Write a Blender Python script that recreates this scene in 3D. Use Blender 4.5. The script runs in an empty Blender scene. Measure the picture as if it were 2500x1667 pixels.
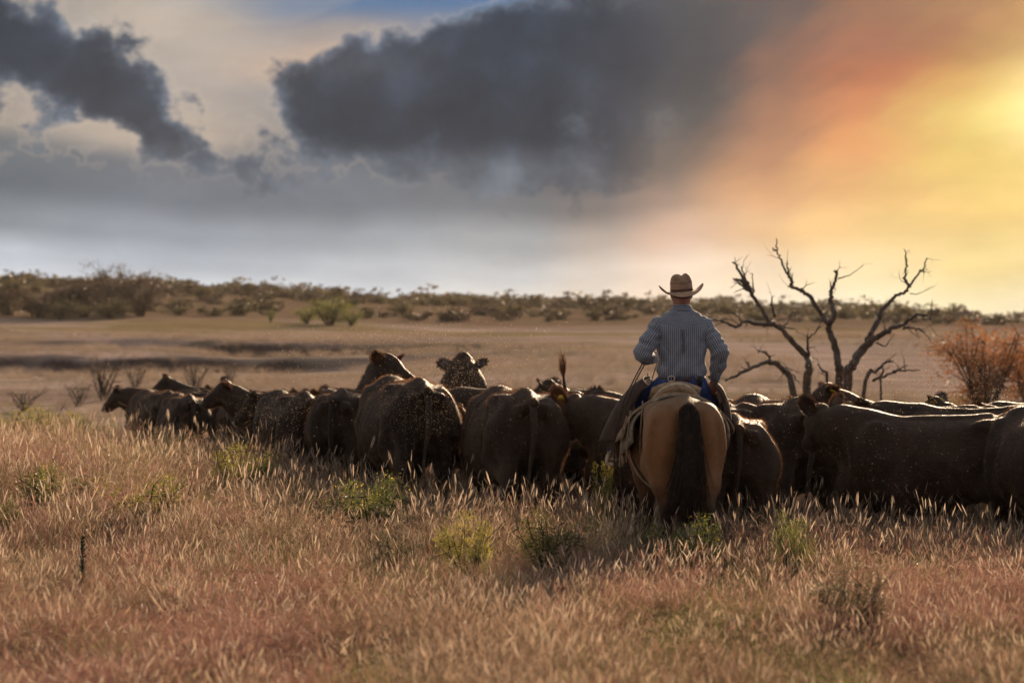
import bpy, math, random
import numpy as np
from mathutils import Vector, Matrix, Euler

random.seed(7)
RNG = np.random.default_rng(11)
scene = bpy.context.scene
COL = scene.collection
rad = math.radians

# ------------------------------------------------------------------ camera
EYE = 1.45                       # height of the photographer's eye (m)
FPX = 6000.0                     # focal length in pixels of a 2500 px wide frame
cam_d = bpy.data.cameras.new('camera')
cam = bpy.data.objects.new('camera', cam_d)
COL.objects.link(cam)
scene.camera = cam
cam_d.sensor_width = 36.0
cam_d.lens = 36.0 * FPX / 2500.0
cam_d.clip_start = 0.1
cam_d.clip_end = 20000.0
cam.location = (0, 0, EYE)
cam.rotation_euler = (rad(90) + math.atan(127.0 / FPX), 0, 0)
cam_d.dof.use_dof = True
cam_d.dof.focus_distance = 20.4
cam_d.dof.aperture_fstop = 2.6
scene.render.resolution_x, scene.render.resolution_y = 1024, 682
scene.cycles.use_denoising = True
scene.cycles.use_adaptive_sampling = True
scene.cycles.adaptive_threshold = 0.02
scene.cycles.adaptive_min_samples = 32
scene.cycles.max_bounces = 5
scene.cycles.diffuse_bounces = 3
scene.cycles.glossy_bounces = 2
scene.cycles.transmission_bounces = 3
scene.cycles.transparent_max_bounces = 8
scene.cycles.volume_bounces = 1
scene.cycles.volume_step_rate = 4.0
scene.cycles.sample_clamp_indirect = 6.0
scene.cycles.caustics_reflective = False
scene.cycles.caustics_refractive = False

# ------------------------------------------------------------------ sun, exposure
SUN_AZ, SUN_EL = 13.8, 16.0      # degrees right of the view axis, above the horizon
sun_d = bpy.data.lights.new('sun', 'SUN')
sun_d.energy = 5.0
sun_d.angle = rad(6.0)
sun_d.color = (1.0, 0.74, 0.48)
sun = bpy.data.objects.new('sun', sun_d)
COL.objects.link(sun)
_sd = Vector((math.sin(rad(SUN_AZ)) * math.cos(rad(SUN_EL)), math.cos(rad(SUN_AZ)) * math.cos(rad(SUN_EL)), math.sin(rad(SUN_EL))))
sun.rotation_euler = _sd.to_track_quat('Z', 'Y').to_euler()
vs = scene.view_settings
vs.view_transform = 'Standard'
vs.look = 'None'
EXPO = 1.3
vs.exposure = EXPO
vs.gamma = 1.0
vs.use_curve_mapping = False


def lin(c):
    r = []
    for v in c[:3]:
        v = v / 255.0
        r.append(v / 12.92 if v <= 0.04045 else ((v + 0.055) / 1.055) ** 2.4)
    return tuple(r)


# small node-tree writer
class NT:
    def __init__(self, tree):
        self.t = tree
        self.n = tree.nodes
        self.l = tree.links

    def node(self, kind, **kw):
        nd = self.n.new(kind)
        for k, v in kw.items():
            setattr(nd, k, v)
        return nd

    def put(self, sock, v):
        if v is None:
            return
        if isinstance(v, bpy.types.NodeSocket):
            self.l.new(v, sock)
        elif hasattr(sock.default_value, '__len__'):
            v = tuple(v) if hasattr(v, '__len__') else (v,) * 3
            if len(sock.default_value) == 4 and len(v) == 3:
                v = v + (1.0,)
            sock.default_value = v
        else:
            sock.default_value = v

    def math(self, op, a, b=None, c=None, clamp=False):
        nd = self.node('ShaderNodeMath', operation=op, use_clamp=clamp)
        for i, v in enumerate((a, b, c)):
            self.put(nd.inputs[i], v)
        return nd.outputs[0]

    def vec(self, op, a, b=None, out=0):
        nd = self.node('ShaderNodeVectorMath', operation=op)
        self.put(nd.inputs[0], a)
        if b is not None:
            self.put(nd.inputs[3] if op == 'SCALE' else nd.inputs[1], b)
        return nd.outputs[out]

    def mix(self, f, a, b, blend='MIX'):
        nd = self.node('ShaderNodeMix', data_type='RGBA', blend_type=blend)
        self.put(nd.inputs[0], f)
        self.put(nd.inputs[6], a)
        self.put(nd.inputs[7], b)
        return nd.outputs[2]

    def noise(self, vec, scale, detail=4, rough=0.55, dist=0.0, out=0):
        nd = self.node('ShaderNodeTexNoise')
        self.put(nd.inputs['Vector'], vec)
        nd.inputs['Scale'].default_value = scale
        nd.inputs['Detail'].default_value = detail
        nd.inputs['Roughness'].default_value = rough
        nd.inputs['Distortion'].default_value = dist
        return nd.outputs[out]

    def ramp(self, f, stops, interp='LINEAR'):
        nd = self.node('ShaderNodeValToRGB')
        r = nd.color_ramp
        r.interpolation = interp
        while len(r.elements) < len(stops):
            r.elements.new(0.5)
        for e, (p, c) in zip(r.elements, stops):
            e.position = p
            c = (c, c, c) if not hasattr(c, '__len__') else c
            e.color = (c[0], c[1], c[2], 1)
        self.put(nd.inputs[0], f)
        return nd.outputs[0]

    def smooth(self, v, lo, hi, a=0.0, b=1.0):
        nd = self.node('ShaderNodeMapRange', interpolation_type='SMOOTHSTEP')
        for k, x in zip(('Value', 'From Min', 'From Max', 'To Min', 'To Max'), (v, lo, hi, a, b)):
            self.put(nd.inputs[k], x)
        return nd.outputs[0]

    def combine(self, x, y, z):
        nd = self.node('ShaderNodeCombineXYZ')
        for i, v in enumerate((x, y, z)):
            self.put(nd.inputs[i], v)
        return nd.outputs[0]


# ------------------------------------------------------------------ sky
# degrees of azimuth / elevation, as read off the photograph (field of view about 24 by 16 degrees)
def AZ(px):
    return math.degrees((px - 1250.0) / FPX)


def EL(py):
    return math.degrees((960.0 - py) / FPX)


world = bpy.data.worlds.new('World')
scene.world = world
world.use_nodes = True
w = NT(world.node_tree)
w.n.clear()
tc = w.node('ShaderNodeTexCoord').outputs['Generated']
dirv = w.vec('NORMALIZE', tc)
sx = w.node('ShaderNodeSeparateXYZ')
w.put(sx.inputs[0], dirv)
az0 = w.math('MULTIPLY', w.math('ARCTAN2', sx.outputs[0], sx.outputs[1]), 57.29578)
el0 = w.math('MULTIPLY', w.math('ARCSINE', sx.outputs[2]), 57.29578)
# large slow warp and billowy detail, both in direction space so that no seam shows
wn = w.noise(dirv, 9.0, 2, 0.5, 0.0, 1)
wv = w.vec('SUBTRACT', wn, (0.5, 0.5, 0.5))
ws = w.node('ShaderNodeSeparateXYZ')
w.put(ws.inputs[0], wv)
az = w.math('MULTIPLY_ADD', ws.outputs[0], 3.2, az0)
el = w.math('MULTIPLY_ADD', ws.outputs[1], 1.5, el0)
ELTOP = 12.0
COLS = [
    (-420, [(760, (205, 208, 212)), (640, (190, 196, 205)), (560, (140, 148, 156)), (450, (108, 115, 122)), (330, (125, 128, 132)), (150, (120, 125, 132)), (0, (135, 138, 142))]),
    (0, [(720, (212, 217, 224)), (640, (195, 202, 212)), (560, (138, 146, 155)), (450, (104, 112, 121)), (370, (108, 114, 120)), (300, (170, 158, 148)), (150, (150, 148, 148)), (30, (165, 158, 150))]),
    (420, [(720, (226, 230, 234)), (625, (180, 188, 198)), (560, (152, 160, 171)), (470, (112, 119, 130)), (400, (118, 122, 130)), (330, (192, 177, 162)), (200, (178, 168, 160)), (80, (188, 176, 164)), (0, (168, 166, 164))]),
    (840, [(730, (228, 232, 236)), (640, (192, 197, 204)), (570, (160, 166, 174)), (490, (116, 122, 132)), (400, (106, 112, 122)), (250, (150, 148, 150)), (170, (198, 172, 152)), (95, (168, 158, 154)), (20, (98, 127, 162))]),
    (1250, [(740, (240, 233, 224)), (660, (204, 205, 206)), (590, (166, 169, 172)), (500, (116, 119, 125)), (410, (82, 84, 92)), (250, (85, 90, 100)), (110, (118, 134, 156)), (20, (90, 121, 160))]),
    (1450, [(745, (246, 232, 214)), (665, (226, 214, 202)), (585, (186, 172, 162)), (500, (132, 124, 122)), (420, (84, 86, 94)), (300, (70, 76, 88)), (150, (68, 76, 90)), (0, (80, 90, 106))]),
    (1650, [(750, (253, 230, 206)), (670, (245, 222, 201)), (580, (222, 186, 162)), (500, (166, 141, 127)), (420, (120, 108, 102)), (300, (92, 88, 88)), (150, (84, 82, 86)), (0, (88, 88, 92))]),
    (1850, [(760, (255, 236, 210)), (680, (253, 228, 196)), (570, (240, 196, 148)), (480, (216, 164, 122)), (400, (190, 140, 108)), (300, (168, 122, 98)), (180, (142, 106, 92)), (90, (122, 98, 90)), (0, (112, 96, 92))]),
    (2050, [(770, (255, 240, 210)), (690, (255, 232, 188)), (560, (250, 205, 142)), (450, (238, 182, 122)), (340, (228, 160, 106)), (250, (215, 142, 98)), (170, (196, 124, 90)), (90, (172, 116, 92)), (0, (160, 116, 92))]),
    (2440, [(780, (255, 240, 196)), (640, (251, 224, 154)), (500, (247, 210, 130)), (380, (238, 204, 118)), (280, (240, 212, 122)), (200, (226, 188, 106)), (120, (200, 158, 96)), (40, (216, 166, 108)), (0, (206, 158, 106))]),
    (2900, [(780, (255, 240, 200)), (640, (252, 222, 160)), (450, (240, 190, 125)), (300, (225, 165, 110)), (170, (205, 140, 95)), (0, (180, 135, 105))]),
    (3500, [(780, (240, 222, 200)), (640, (215, 190, 170)), (450, (150, 132, 125)), (300, (115, 112, 115)), (0, (120, 118, 120))]),
]
elt = w.math('DIVIDE', el, ELTOP, clamp=True)
slant = w.math('MULTIPLY', w.math('MULTIPLY', w.math('SUBTRACT', el0, EL(420)), -0.30), w.smooth(az0, AZ(1200), AZ(1800)))
# streaks fanning from the veiled sun
stv = w.combine(w.math('MULTIPLY', w.math('ADD', w.math('MULTIPLY', az0, 0.5), w.math('MULTIPLY', el0, -0.86)), 0.55), w.math('MULTIPLY', w.math('ADD', w.math('MULTIPLY', az0, 0.86), w.math('MULTIPLY', el0, 0.5)), 0.12), 0.0)
stn = w.noise(stv, 1.0, 4, 0.6)
right = w.smooth(az0, AZ(1500), AZ(2000))
slant = w.math('ADD', slant, w.math('MULTIPLY', w.math('MULTIPLY', w.math('SUBTRACT', stn, 0.5), 4.5), right))
az = w.math('ADD', az, slant)
ramps = []
for px, stops in COLS:
    st = [(max(0.0, EL(py) / ELTOP), lin(c)) for py, c in stops]
    ramps.append((AZ(px), w.ramp(elt, st, 'EASE')))
base = ramps[0][1]
for (a0, _), (a1, r1) in zip(ramps, ramps[1:]):
    base = w.mix(w.smooth(az, a0, a1), base, r1)
# the rest of the sky: broken grey-blue cloud, like the left half of the view
cn = w.noise(dirv, 4.0, 4, 0.55)
rest = w.ramp(cn, [(0.30, lin((95, 104, 116))), (0.46, lin((150, 156, 166))), (0.58, lin((205, 202, 198))), (0.72, lin((160, 172, 192)))])
away = w.math('ABSOLUTE', w.math('SUBTRACT', az0, 8.0))
f_away = w.smooth(away, 20.0, 45.0)
f_up = w.smooth(el0, 11.0, 22.0)
base = w.mix(w.math('MAXIMUM', f_away, f_up), base, rest)
# dark cloud masses
BLOBS = [  # px, py, rx, ry, tilt (deg), weight
    (20, 140, 230, 105, 14, 1.35), (230, 195, 170, 75, 24, 1.2), (340, 280, 140, 60, 40, 1.75), (425, 345, 62, 32, 10, 1.05),
    (60, 305, 80, 26, 10, 0.5), (-250, 180, 300, 160, 0, 1.0), (540, 180, 80, 46, 40, 0.85), (487, 275, 48, 40, 20, 1.0), (588, 290, 40, 36, 20, 0.55),
    (690, 165, 85, 40, 30, 1.05), (735, 265, 95, 60, 20, 0.85), (830, 320, 150, 62, 18, 0.95), (920, 240, 200, 105, 0, 1.2),
    (1150, 270, 270, 160, 0, 1.35), (1150, 60, 75, 60, 0, 1.15), (1070, 110, 50, 45, 0, 0.9), (1020, 175, 110, 70, -20, 0.9),
    (1420, 130, 270, 160, 0, 1.35), (1290, 70, 60, 60, 0, 0.7), (1560, 210, 320, 200, -10, 1.3), (1330, 400, 380, 80, 0, 0.9),
    (1740, 60, 260, 120, 0, 0.9), (1600, 455, 130, 16, -6, 0.5), (150, 440, 330, 55, 8, 0.5), (640, 440, 260, 50, 8, 0.5),
]
SEED = (1.33, 1.11, 0.06)
fsum = None
pv = w.combine(w.math('MULTIPLY_ADD', ws.outputs[2], 0.8, az0), w.math('MULTIPLY_ADD', ws.outputs[0], 0.6, el0), 1.0)
for px, py, rx, ry, tilt, wt in BLOBS:
    ca, sa = math.cos(rad(-tilt)), math.sin(rad(-tilt))
    kx, ky = 0.84 / math.degrees(rx / FPX), 0.84 / math.degrees(ry / FPX)
    x0, y0 = AZ(px), EL(py)
    u = w.vec('DOT_PRODUCT', pv, (ca * kx, sa * kx, -(ca * x0 + sa * y0) * kx), 1)
    v = w.vec('DOT_PRODUCT', pv, (-sa * ky, ca * ky, (sa * x0 - ca * y0) * ky), 1)
    g = w.math('POWER', 0.36788, w.math('MULTIPLY_ADD', u, u, w.math('MULTIPLY', v, v)))
    fsum = w.math('MULTIPLY', g, wt) if fsum is None else w.math('MULTIPLY_ADD', g, wt, fsum)
fb = w.noise(w.vec('ADD', w.vec('MULTIPLY', dirv, (1.0, 1.0, 1.5)), SEED), 18.0, 7, 0.62)
fb2 = w.noise(w.vec('ADD', dirv, (3.1, 0.4, 7.7)), 70.0, 3, 0.6)
fn = w.math('ADD', w.math('MULTIPLY', w.math('SUBTRACT', fb, 0.5), 6.0), w.math('MULTIPLY', w.math('SUBTRACT', fb2, 0.5), 2.4))
dens = w.math('ADD', w.math('SUBTRACT', fsum, 0.78), fn)
dens = w.math('MULTIPLY', dens, w.smooth(fsum, 0.12, 0.3))
alpha = w.smooth(dens, 0.0, 0.62)
core = w.smooth(dens, 0.0, 1.3)
dark = w.mix(core, lin((94, 106, 122)), lin((40, 53, 70)))
lowc = w.smooth(el0, EL(440), EL(330))
dark = w.mix(lowc, lin((92, 101, 114)), dark)
dark_r = w.mix(core, lin((108, 104, 106)), lin((62, 66, 76)))
dark = w.mix(w.smooth(az, AZ(1250), AZ(1750)), dark, dark_r)
bil = w.noise(w.vec('ADD', dirv, (1.3, 5.1, 2.2)), 34.0, 4, 0.6)
dark = w.mix(1.0, dark, w.ramp(bil, [(0.30, (0.66, 0.67, 0.70)), (0.48, (1.0, 1.0, 1.0)), (0.68, (1.8, 1.72, 1.64))]), 'MULTIPLY')
gone = w.smooth(az, AZ(1330), AZ(1820), 1.0, 0.0)
alpha = w.math('MULTIPLY', w.math('MULTIPLY', alpha, gone), 0.94)
rim = w.math('MULTIPLY', w.smooth(dens, -0.25, 0.02), w.smooth(dens, 0.02, 0.22, 1.0, 0.0))
rim = w.math('MULTIPLY', rim, w.math('MULTIPLY', w.smooth(az, AZ(1200), AZ(1600), 1.0, 0.0), w.smooth(el0, EL(480), EL(380), 0.0, 0.16)))
base = w.mix(rim, base, lin((214, 196, 176)))
base = w.mix(alpha, base, dark)
# fine wisps over everything
wisp = w.noise(w.vec('MULTIPLY', dirv, (1.0, 1.0, 3.0)), 17.0, 4, 0.6)
base = w.mix(1.0, base, w.ramp(wisp, [(0.3, (0.88, 0.88, 0.89)), (0.7, (1.1, 1.09, 1.08))]), 'MULTIPLY')
# veiled sun behind the thin cloud at the right
sv = w.combine(w.math('SUBTRACT', az0, AZ(2545)), w.math('SUBTRACT', el0, EL(275)), 0.0)
sr = w.vec('LENGTH', sv, None, 1)
glow = w.math('EXPONENT', w.math('MULTIPLY', w.math('MULTIPLY', sr, sr), -0.8))
base = w.mix(1.0, base, w.vec('SCALE', (0.34, 0.33, 0.22), glow), 'ADD')
# below the horizon: the dull tone of the land
base = w.mix(w.smooth(el0, -4.0, -0.5, 1.0, 0.0), base, (0.12, 0.10, 0.08))
nish = w.node('ShaderNodeTexSky', sky_type='NISHITA')
nish.sun_disc = False
nish.sun_elevation = rad(SUN_EL)
nish.sun_rotation = rad(SUN_AZ)
nish.altitude = 300
SKY = 0.1
tot = w.mix(1.0, w.vec('SCALE', base, 0.97 / SKY / 2 ** EXPO), w.vec('SCALE', nish.outputs[0], 0.003), 'ADD')
bg = w.node('ShaderNodeBackground')
bg.inputs['Strength'].default_value = SKY
w.put(bg.inputs['Color'], tot)
ow = w.node('ShaderNodeOutputWorld')
w.l.new(bg.outputs[0], ow.inputs['Surface'])
world.cycles.sampling_method = 'MANUAL'
world.cycles.sample_map_resolution = 512


# ------------------------------------------------------------------ helpers
def px2x(px, D):
    return (px - 1250.0) / FPX * D


def px2z(py, D):
    return EYE + (960.0 - py) / FPX * D


def at(px, py, D):
    return Vector((px2x(px, D), D, px2z(py, D)))


def tag(o, label=None, cat=None, group=None, kind=None):
    if label:
        o['label'] = label
    if cat:
        o['category'] = cat
    if group:
        o['group'] = group
    if kind:
        o['kind'] = kind
    return o


def empty(name, loc=(0, 0, 0), rz=0.0, sc=1.0):
    o = bpy.data.objects.new(name, None)
    o.empty_display_size = 0.2
    o.location = loc
    o.rotation_euler = (0, 0, rz)
    o.scale = (sc, sc, sc)
    COL.objects.link(o)
    return o


def link(name, me, mat=None, parent=None, smooth=True):
    if mat is not None:
        me.materials.clear()
        me.materials.append(mat)
    if smooth and len(me.polygons):
        me.polygons.foreach_set('use_smooth', np.ones(len(me.polygons), bool))
    o = bpy.data.objects.new(name, me)
    COL.objects.link(o)
    if parent is not None:
        o.parent = parent
    return o


def copy_tree(o, parent=None):
    c = o.copy()
    COL.objects.link(c)
    c.parent = parent
    for ch in o.children:
        copy_tree(ch, c)
    return c


def np_mesh(name, v, quads=None, tris=None):
    """mesh from numpy arrays, fast"""
    me = bpy.data.meshes.new(name)
    v = np.asarray(v, np.float32)
    me.vertices.add(len(v))
    me.vertices.foreach_set('co', v.ravel())
    nq = 0 if quads is None else len(quads)
    nt = 0 if tris is None else len(tris)
    idx = []
    if nq:
        idx.append(np.asarray(quads, np.int32).ravel())
    if nt:
        idx.append(np.asarray(tris, np.int32).ravel())
    idx = np.concatenate(idx)
    me.loops.add(len(idx))
    me.loops.foreach_set('vertex_index', idx)
    starts = np.concatenate([np.arange(nq) * 4, nq * 4 + np.arange(nt) * 3]).astype(np.int32)
    me.polygons.add(nq + nt)
    me.polygons.foreach_set('loop_start', starts)
    me.update(calc_edges=True)
    me.validate()
    return me


def vattr(me, name, vals):
    a = me.attributes.new(name, 'FLOAT', 'POINT')
    a.data.foreach_set('value', np.asarray(vals, np.float32))


class MB:
    """collects simple pieces into one mesh"""

    def __init__(self):
        self.v, self.f, self.a = [], [], []

    def add(self, verts, faces, att=0.0):
        b = len(self.v)
        self.v += [tuple(x) for x in verts]
        self.f += [tuple(i + b for i in f) for f in faces]
        self.a += [att] * len(verts)

    def tube(self, pts, rads, n=8, cap=True, flat=1.0, att=0.0, up=None):
        """tapered tube along a polyline; flat < 1 squashes it across its second axis"""
        pts = [Vector(p) for p in pts]
        if not hasattr(rads, '__len__'):
            rads = [rads] * len(pts)
        rings = []
        prev = None
        for i, p in enumerate(pts):
            t = (pts[min(i + 1, len(pts) - 1)] - pts[max(i - 1, 0)]).normalized()
            if prev is None:
                u = Vector(up) if up else (Vector((0, 0, 1)) if abs(t.z) < 0.9 else Vector((1, 0, 0)))
                u = (u - t * u.dot(t)).normalized()
            else:
                u = (prev - t * prev.dot(t)).normalized()
            prev = u
            s = t.cross(u)
            rings.append([p + (u * math.cos(2 * math.pi * k / n) + s * math.sin(2 * math.pi * k / n) * flat) * rads[i] for k in range(n)])
        vs_ = [q for r in rings for q in r]
        fs = []
        for i in range(len(rings) - 1):
            for k in range(n):
                a, b = i * n + k, i * n + (k + 1) % n
                fs.append((a, b, b + n, a + n))
        if cap:
            fs.append(tuple(range(n - 1, -1, -1)))
            fs.append(tuple((len(rings) - 1) * n + k for k in range(n)))
        self.add(vs_, fs, att)

    def ribbon(self, pts, widths, side, att=0.0):
        """flat strip, two vertices per point"""
        pts = [Vector(p) for p in pts]
        s = Vector(side).normalized()
        vs_ = []
        for p, wd in zip(pts, widths):
            vs_ += [p - s * wd * 0.5, p + s * wd * 0.5]
        fs = [(2 * i, 2 * i + 1, 2 * i + 3, 2 * i + 2) for i in range(len(pts) - 1)]
        self.add(vs_, fs, att)

    def sheet(self, rows, thick=0.0, att=0.0, close=False):
        """grid of points -> sheet, solidified along its normals when thick > 0"""
        R, C = len(rows), len(rows[0])
        P = np.array([[tuple(q) for q in r] for r in rows], float)
        du = np.gradient(P, axis=1) if not close else np.roll(P, -1, 1) - np.roll(P, 1, 1)
        dv = np.gradient(P, axis=0)
        nrm = np.cross(du, dv)
        nrm /= np.maximum(np.linalg.norm(nrm, axis=2, keepdims=True), 1e-9)

        def idx(r, c, o):
            return o + r * C + (c % C)
        CC = C if close else C - 1
        V = list(map(tuple, P.reshape(-1, 3)))
        F = [(idx(r, c, 0), idx(r, c + 1, 0), idx(r + 1, c + 1, 0), idx(r + 1, c, 0)) for r in range(R - 1) for c in range(CC)]
        if thick > 0:
            o = R * C
            V += list(map(tuple, (P - nrm * thick).reshape(-1, 3)))
            F += [(idx(r, c, o), idx(r + 1, c, o), idx(r + 1, c + 1, o), idx(r, c + 1, o)) for r in range(R - 1) for c in range(CC)]
            for c in range(CC):
                F.append((idx(0, c + 1, 0), idx(0, c, 0), idx(0, c, o), idx(0, c + 1, o)))
                F.append((idx(R - 1, c, 0), idx(R - 1, c + 1, 0), idx(R - 1, c + 1, o), idx(R - 1, c, o)))
            if not close:
                for r in range(R - 1):
                    F.append((idx(r, 0, 0), idx(r + 1, 0, 0), idx(r + 1, 0, o), idx(r, 0, o)))
                    F.append((idx(r + 1, C - 1, 0), idx(r, C - 1, 0), idx(r, C - 1, o), idx(r + 1, C - 1, o)))
        self.add(V, F, att)

    def mesh(self, name, attr=None):
        me = bpy.data.meshes.new(name)
        me.from_pydata(self.v, [], self.f)
        me.validate()
        if attr:
            vattr(me, attr, self.a)
        return me

    def build(self, name, mat, parent=None, smooth=True, attr=None):
        return link(name, self.mesh(name, attr), mat, parent, smooth)


def catmull(pts, n=6):
    P = [np.array(p, float) for p in pts]
    P = [2 * P[0] - P[1]] + P + [2 * P[-1] - P[-2]]
    out = []
    for i in range(1, len(P) - 2):
        for k in range(n):
            t = k / n
            a, b, c, d = P[i - 1], P[i], P[i + 1], P[i + 2]
            out.append(0.5 * (2 * b + (c - a) * t + (2 * a - 5 * b + 4 * c - d) * t * t + (3 * b - a - 3 * c + d) * t ** 3))
    out.append(P[-2])
    return out


# ---- bodies: smoothly blended volumes turned into one continuous surface
class Body:
    def __init__(self, lo, hi, h):
        self.h = h
        self.lo = np.array(lo, np.float32)
        n = np.ceil((np.array(hi) - np.array(lo)) / h).astype(int) + 1
        self.n = n
        self.ax = [self.lo[i] + h * np.arange(n[i], dtype=np.float32) for i in range(3)]
        self.F = np.full(tuple(n), 9.0, np.float32)

    def _sub(self, lo, hi):
        sl = []
        for i in range(3):
            a = int(max(0, math.floor((lo[i] - self.lo[i]) / self.h)))
            b = int(min(self.n[i], math.ceil((hi[i] - self.lo[i]) / self.h) + 1))
            if b <= a:
                return None, None
            sl.append(slice(a, b))
        g = np.stack(np.meshgrid(*[self.ax[i][sl[i]] for i in range(3)], indexing='ij'), -1)
        return tuple(sl), g

    def _merge(self, sl, d, k, cut=False):
        A = self.F[sl]
        if cut:
            d = -d
            hh = np.clip(0.5 - 0.5 * (A - d) / k, 0, 1) if k > 0 else (d > A) * 1.0
            self.F[sl] = A * (1 - hh) + d * hh + k * hh * (1 - hh)
            return
        if k <= 0:
            self.F[sl] = np.minimum(A, d)
            return
        hh = np.clip(0.5 + 0.5 * (A - d) / k, 0, 1)
        self.F[sl] = A * (1 - hh) + d * hh - k * hh * (1 - hh)

    def cone(self, a, b, ra, rb, k=0.05, flat=None, cut=False):
        a, b = np.array(a, np.float32), np.array(b, np.float32)
        m = max(ra, rb) + k + 3 * self.h
        sl, g = self._sub(np.minimum(a, b) - m, np.maximum(a, b) + m)
        if sl is None:
            return
        ab = b - a
        t = np.clip(((g - a) @ ab) / max(float(ab @ ab), 1e-9), 0, 1)
        d = np.linalg.norm(g - a - t[..., None] * ab, axis=-1) - (ra + (rb - ra) * t)
        self._merge(sl, d, k, cut)

    def chain(self, pts, rads, k=0.05):
        for i in range(len(pts) - 1):
            self.cone(pts[i], pts[i + 1], rads[i], rads[i + 1], k)

    def ell(self, c, r, k=0.05, rot=None, cut=False):
        c, r = np.array(c, np.float32), np.array(r, np.float32)
        m = float(max(r)) + k + 3 * self.h
        sl, g = self._sub(c - m, c + m)
        if sl is None:
            return
        q = g - c
        if rot is not None:
            q = q @ np.array(rot.to_3x3() if hasattr(rot, 'to_3x3') else rot, np.float32)
        k0 = np.linalg.norm(q / r, axis=-1)
        k1 = np.linalg.norm(q / (r * r), axis=-1)
        d = k0 * (k0 - 1.0) / np.maximum(k1, 1e-6)
        self._merge(sl, d, k, cut)

    def loft(self, xs, top, bot, wid, k=0.05, pw=2.3, yc=None, axis=0):
        """elliptical sections along one axis (0 = x, 2 = z)"""
        m = 0.3
        xs = np.array(xs, np.float32)
        fine = np.linspace(xs[0], xs[-1], 160)

        def sm(v):
            q = np.interp(fine, xs, v)
            kk = np.ones(13) / 13
            qq = np.concatenate([np.full(6, q[0]), q, np.full(6, q[-1])])
            return np.convolve(qq, kk, 'valid')
        top, bot, wid = sm(top), sm(bot), sm(wid)
        if axis == 0:
            lo = (xs[0] - m, -wid.max() - m, bot.min() - m)
            hi = (xs[-1] + m, wid.max() + m, top.max() + m)
        else:
            lo = (bot.min() - m, -wid.max() - m, xs[0] - m)
            hi = (top.max() + m, wid.max() + m, xs[-1] + m)
        sl, g = self._sub(lo, hi)
        X = g[..., axis]
        Xc = np.clip(X, xs[0], xs[-1])
        W_ = g[..., 0] if axis == 2 else g[..., 2]
        t_, b_, w_ = (np.interp(Xc, fine, q) for q in (top, bot, wid))
        cz, hz = (t_ + b_) / 2, (t_ - b_) / 2
        y0 = 0.0 if yc is None else np.interp(Xc, xs, yc)
        rr = (np.abs((g[..., 1] - y0) / w_) ** pw + np.abs((W_ - cz) / hz) ** pw) ** (1 / pw)
        d = (rr - 1) * np.minimum(w_, hz)
        over = np.abs(X - Xc)
        d = np.where(over > 0, np.sqrt(np.maximum(d, 0) ** 2 + over ** 2) + np.minimum(d, 0) * 0.0, d)
        self._merge(sl, d.astype(np.float32), k)

    def bump(self, fn):
        """adds a small displacement field fn(grid) to the distance"""
        g = np.stack(np.meshgrid(*self.ax, indexing='ij'), -1)
        near = np.abs(self.F) < 0.12
        self.F[near] += fn(g[near]).astype(np.float32)

    def mesh(self, name, smooth=2):
        F, h = self.F, self.h
        ins = F < 0
        nx, ny, nz = F.shape
        c = np.zeros((nx - 1, ny - 1, nz - 1), np.int8)
        for dx in (0, 1):
            for dy in (0, 1):
                for dz in (0, 1):
                    c += ins[dx:nx - 1 + dx, dy:ny - 1 + dy, dz:nz - 1 + dz]
        act = (c > 0) & (c < 8)
        ids = -np.ones(c.shape, np.int32)
        I = np.argwhere(act)
        ids[act] = np.arange(len(I))
        acc = np.zeros((len(I), 3))
        cnt = np.zeros(len(I))
        corners = [(x, y, z) for x in (0, 1) for y in (0, 1) for z in (0, 1)]
        for a in corners:
            for ax in range(3):
                if a[ax] == 0:
                    b = list(a)
                    b[ax] = 1
                    fa = F[I[:, 0] + a[0], I[:, 1] + a[1], I[:, 2] + a[2]]
                    fb = F[I[:, 0] + b[0], I[:, 1] + b[1], I[:, 2] + b[2]]
                    m = (fa < 0) != (fb < 0)
                    t = np.where(m, fa / np.where(m, fa - fb, 1), 0)
                    p = np.repeat(np.array([a], float), len(I), 0)
                    p[:, ax] = t
                    acc[m] += p[m]
                    cnt[m] += 1
        V = self.lo + h * (I + acc / cnt[:, None])
        Q = []
        for ax in range(3):
            sl0 = [slice(1, -1)] * 3
            sl0[ax] = slice(0, -1)
            sl1 = [slice(1, -1)] * 3
            sl1[ax] = slice(1, None)
            a, b = ins[tuple(sl0)], ins[tuple(sl1)]
            e = np.argwhere(a != b)
            off = np.array([1, 1, 1])
            off[ax] = 0
            e = e + off
            flip = ins[e[:, 0], e[:, 1], e[:, 2]]
            u, w_ = (ax + 1) % 3, (ax + 2) % 3
            q = []
            for du, dw in ((-1, -1), (0, -1), (0, 0), (-1, 0)):
                p = e.copy()
                p[:, u] += du
                p[:, w_] += dw
                q.append(ids[p[:, 0], p[:, 1], p[:, 2]])
            q = np.stack(q, 1)
            q[~flip] = q[~flip][:, ::-1]
            Q.append(q)
        Q = np.concatenate(Q)
        Q = Q[(Q >= 0).all(1)]
        for _ in range(smooth):       # a little Laplacian relaxation removes the grid's grain
            s = np.zeros_like(V)
            n = np.zeros(len(V))
            for i in range(4):
                np.add.at(s, Q[:, i], V[Q[:, (i + 1) % 4]])
                np.add.at(s, Q[:, i], V[Q[:, (i + 3) % 4]])
                np.add.at(n, Q[:, i], 2)
            V = V * 0.5 + 0.5 * s / np.maximum(n, 1)[:, None]
        return np_mesh(name, V, quads=Q)


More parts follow.
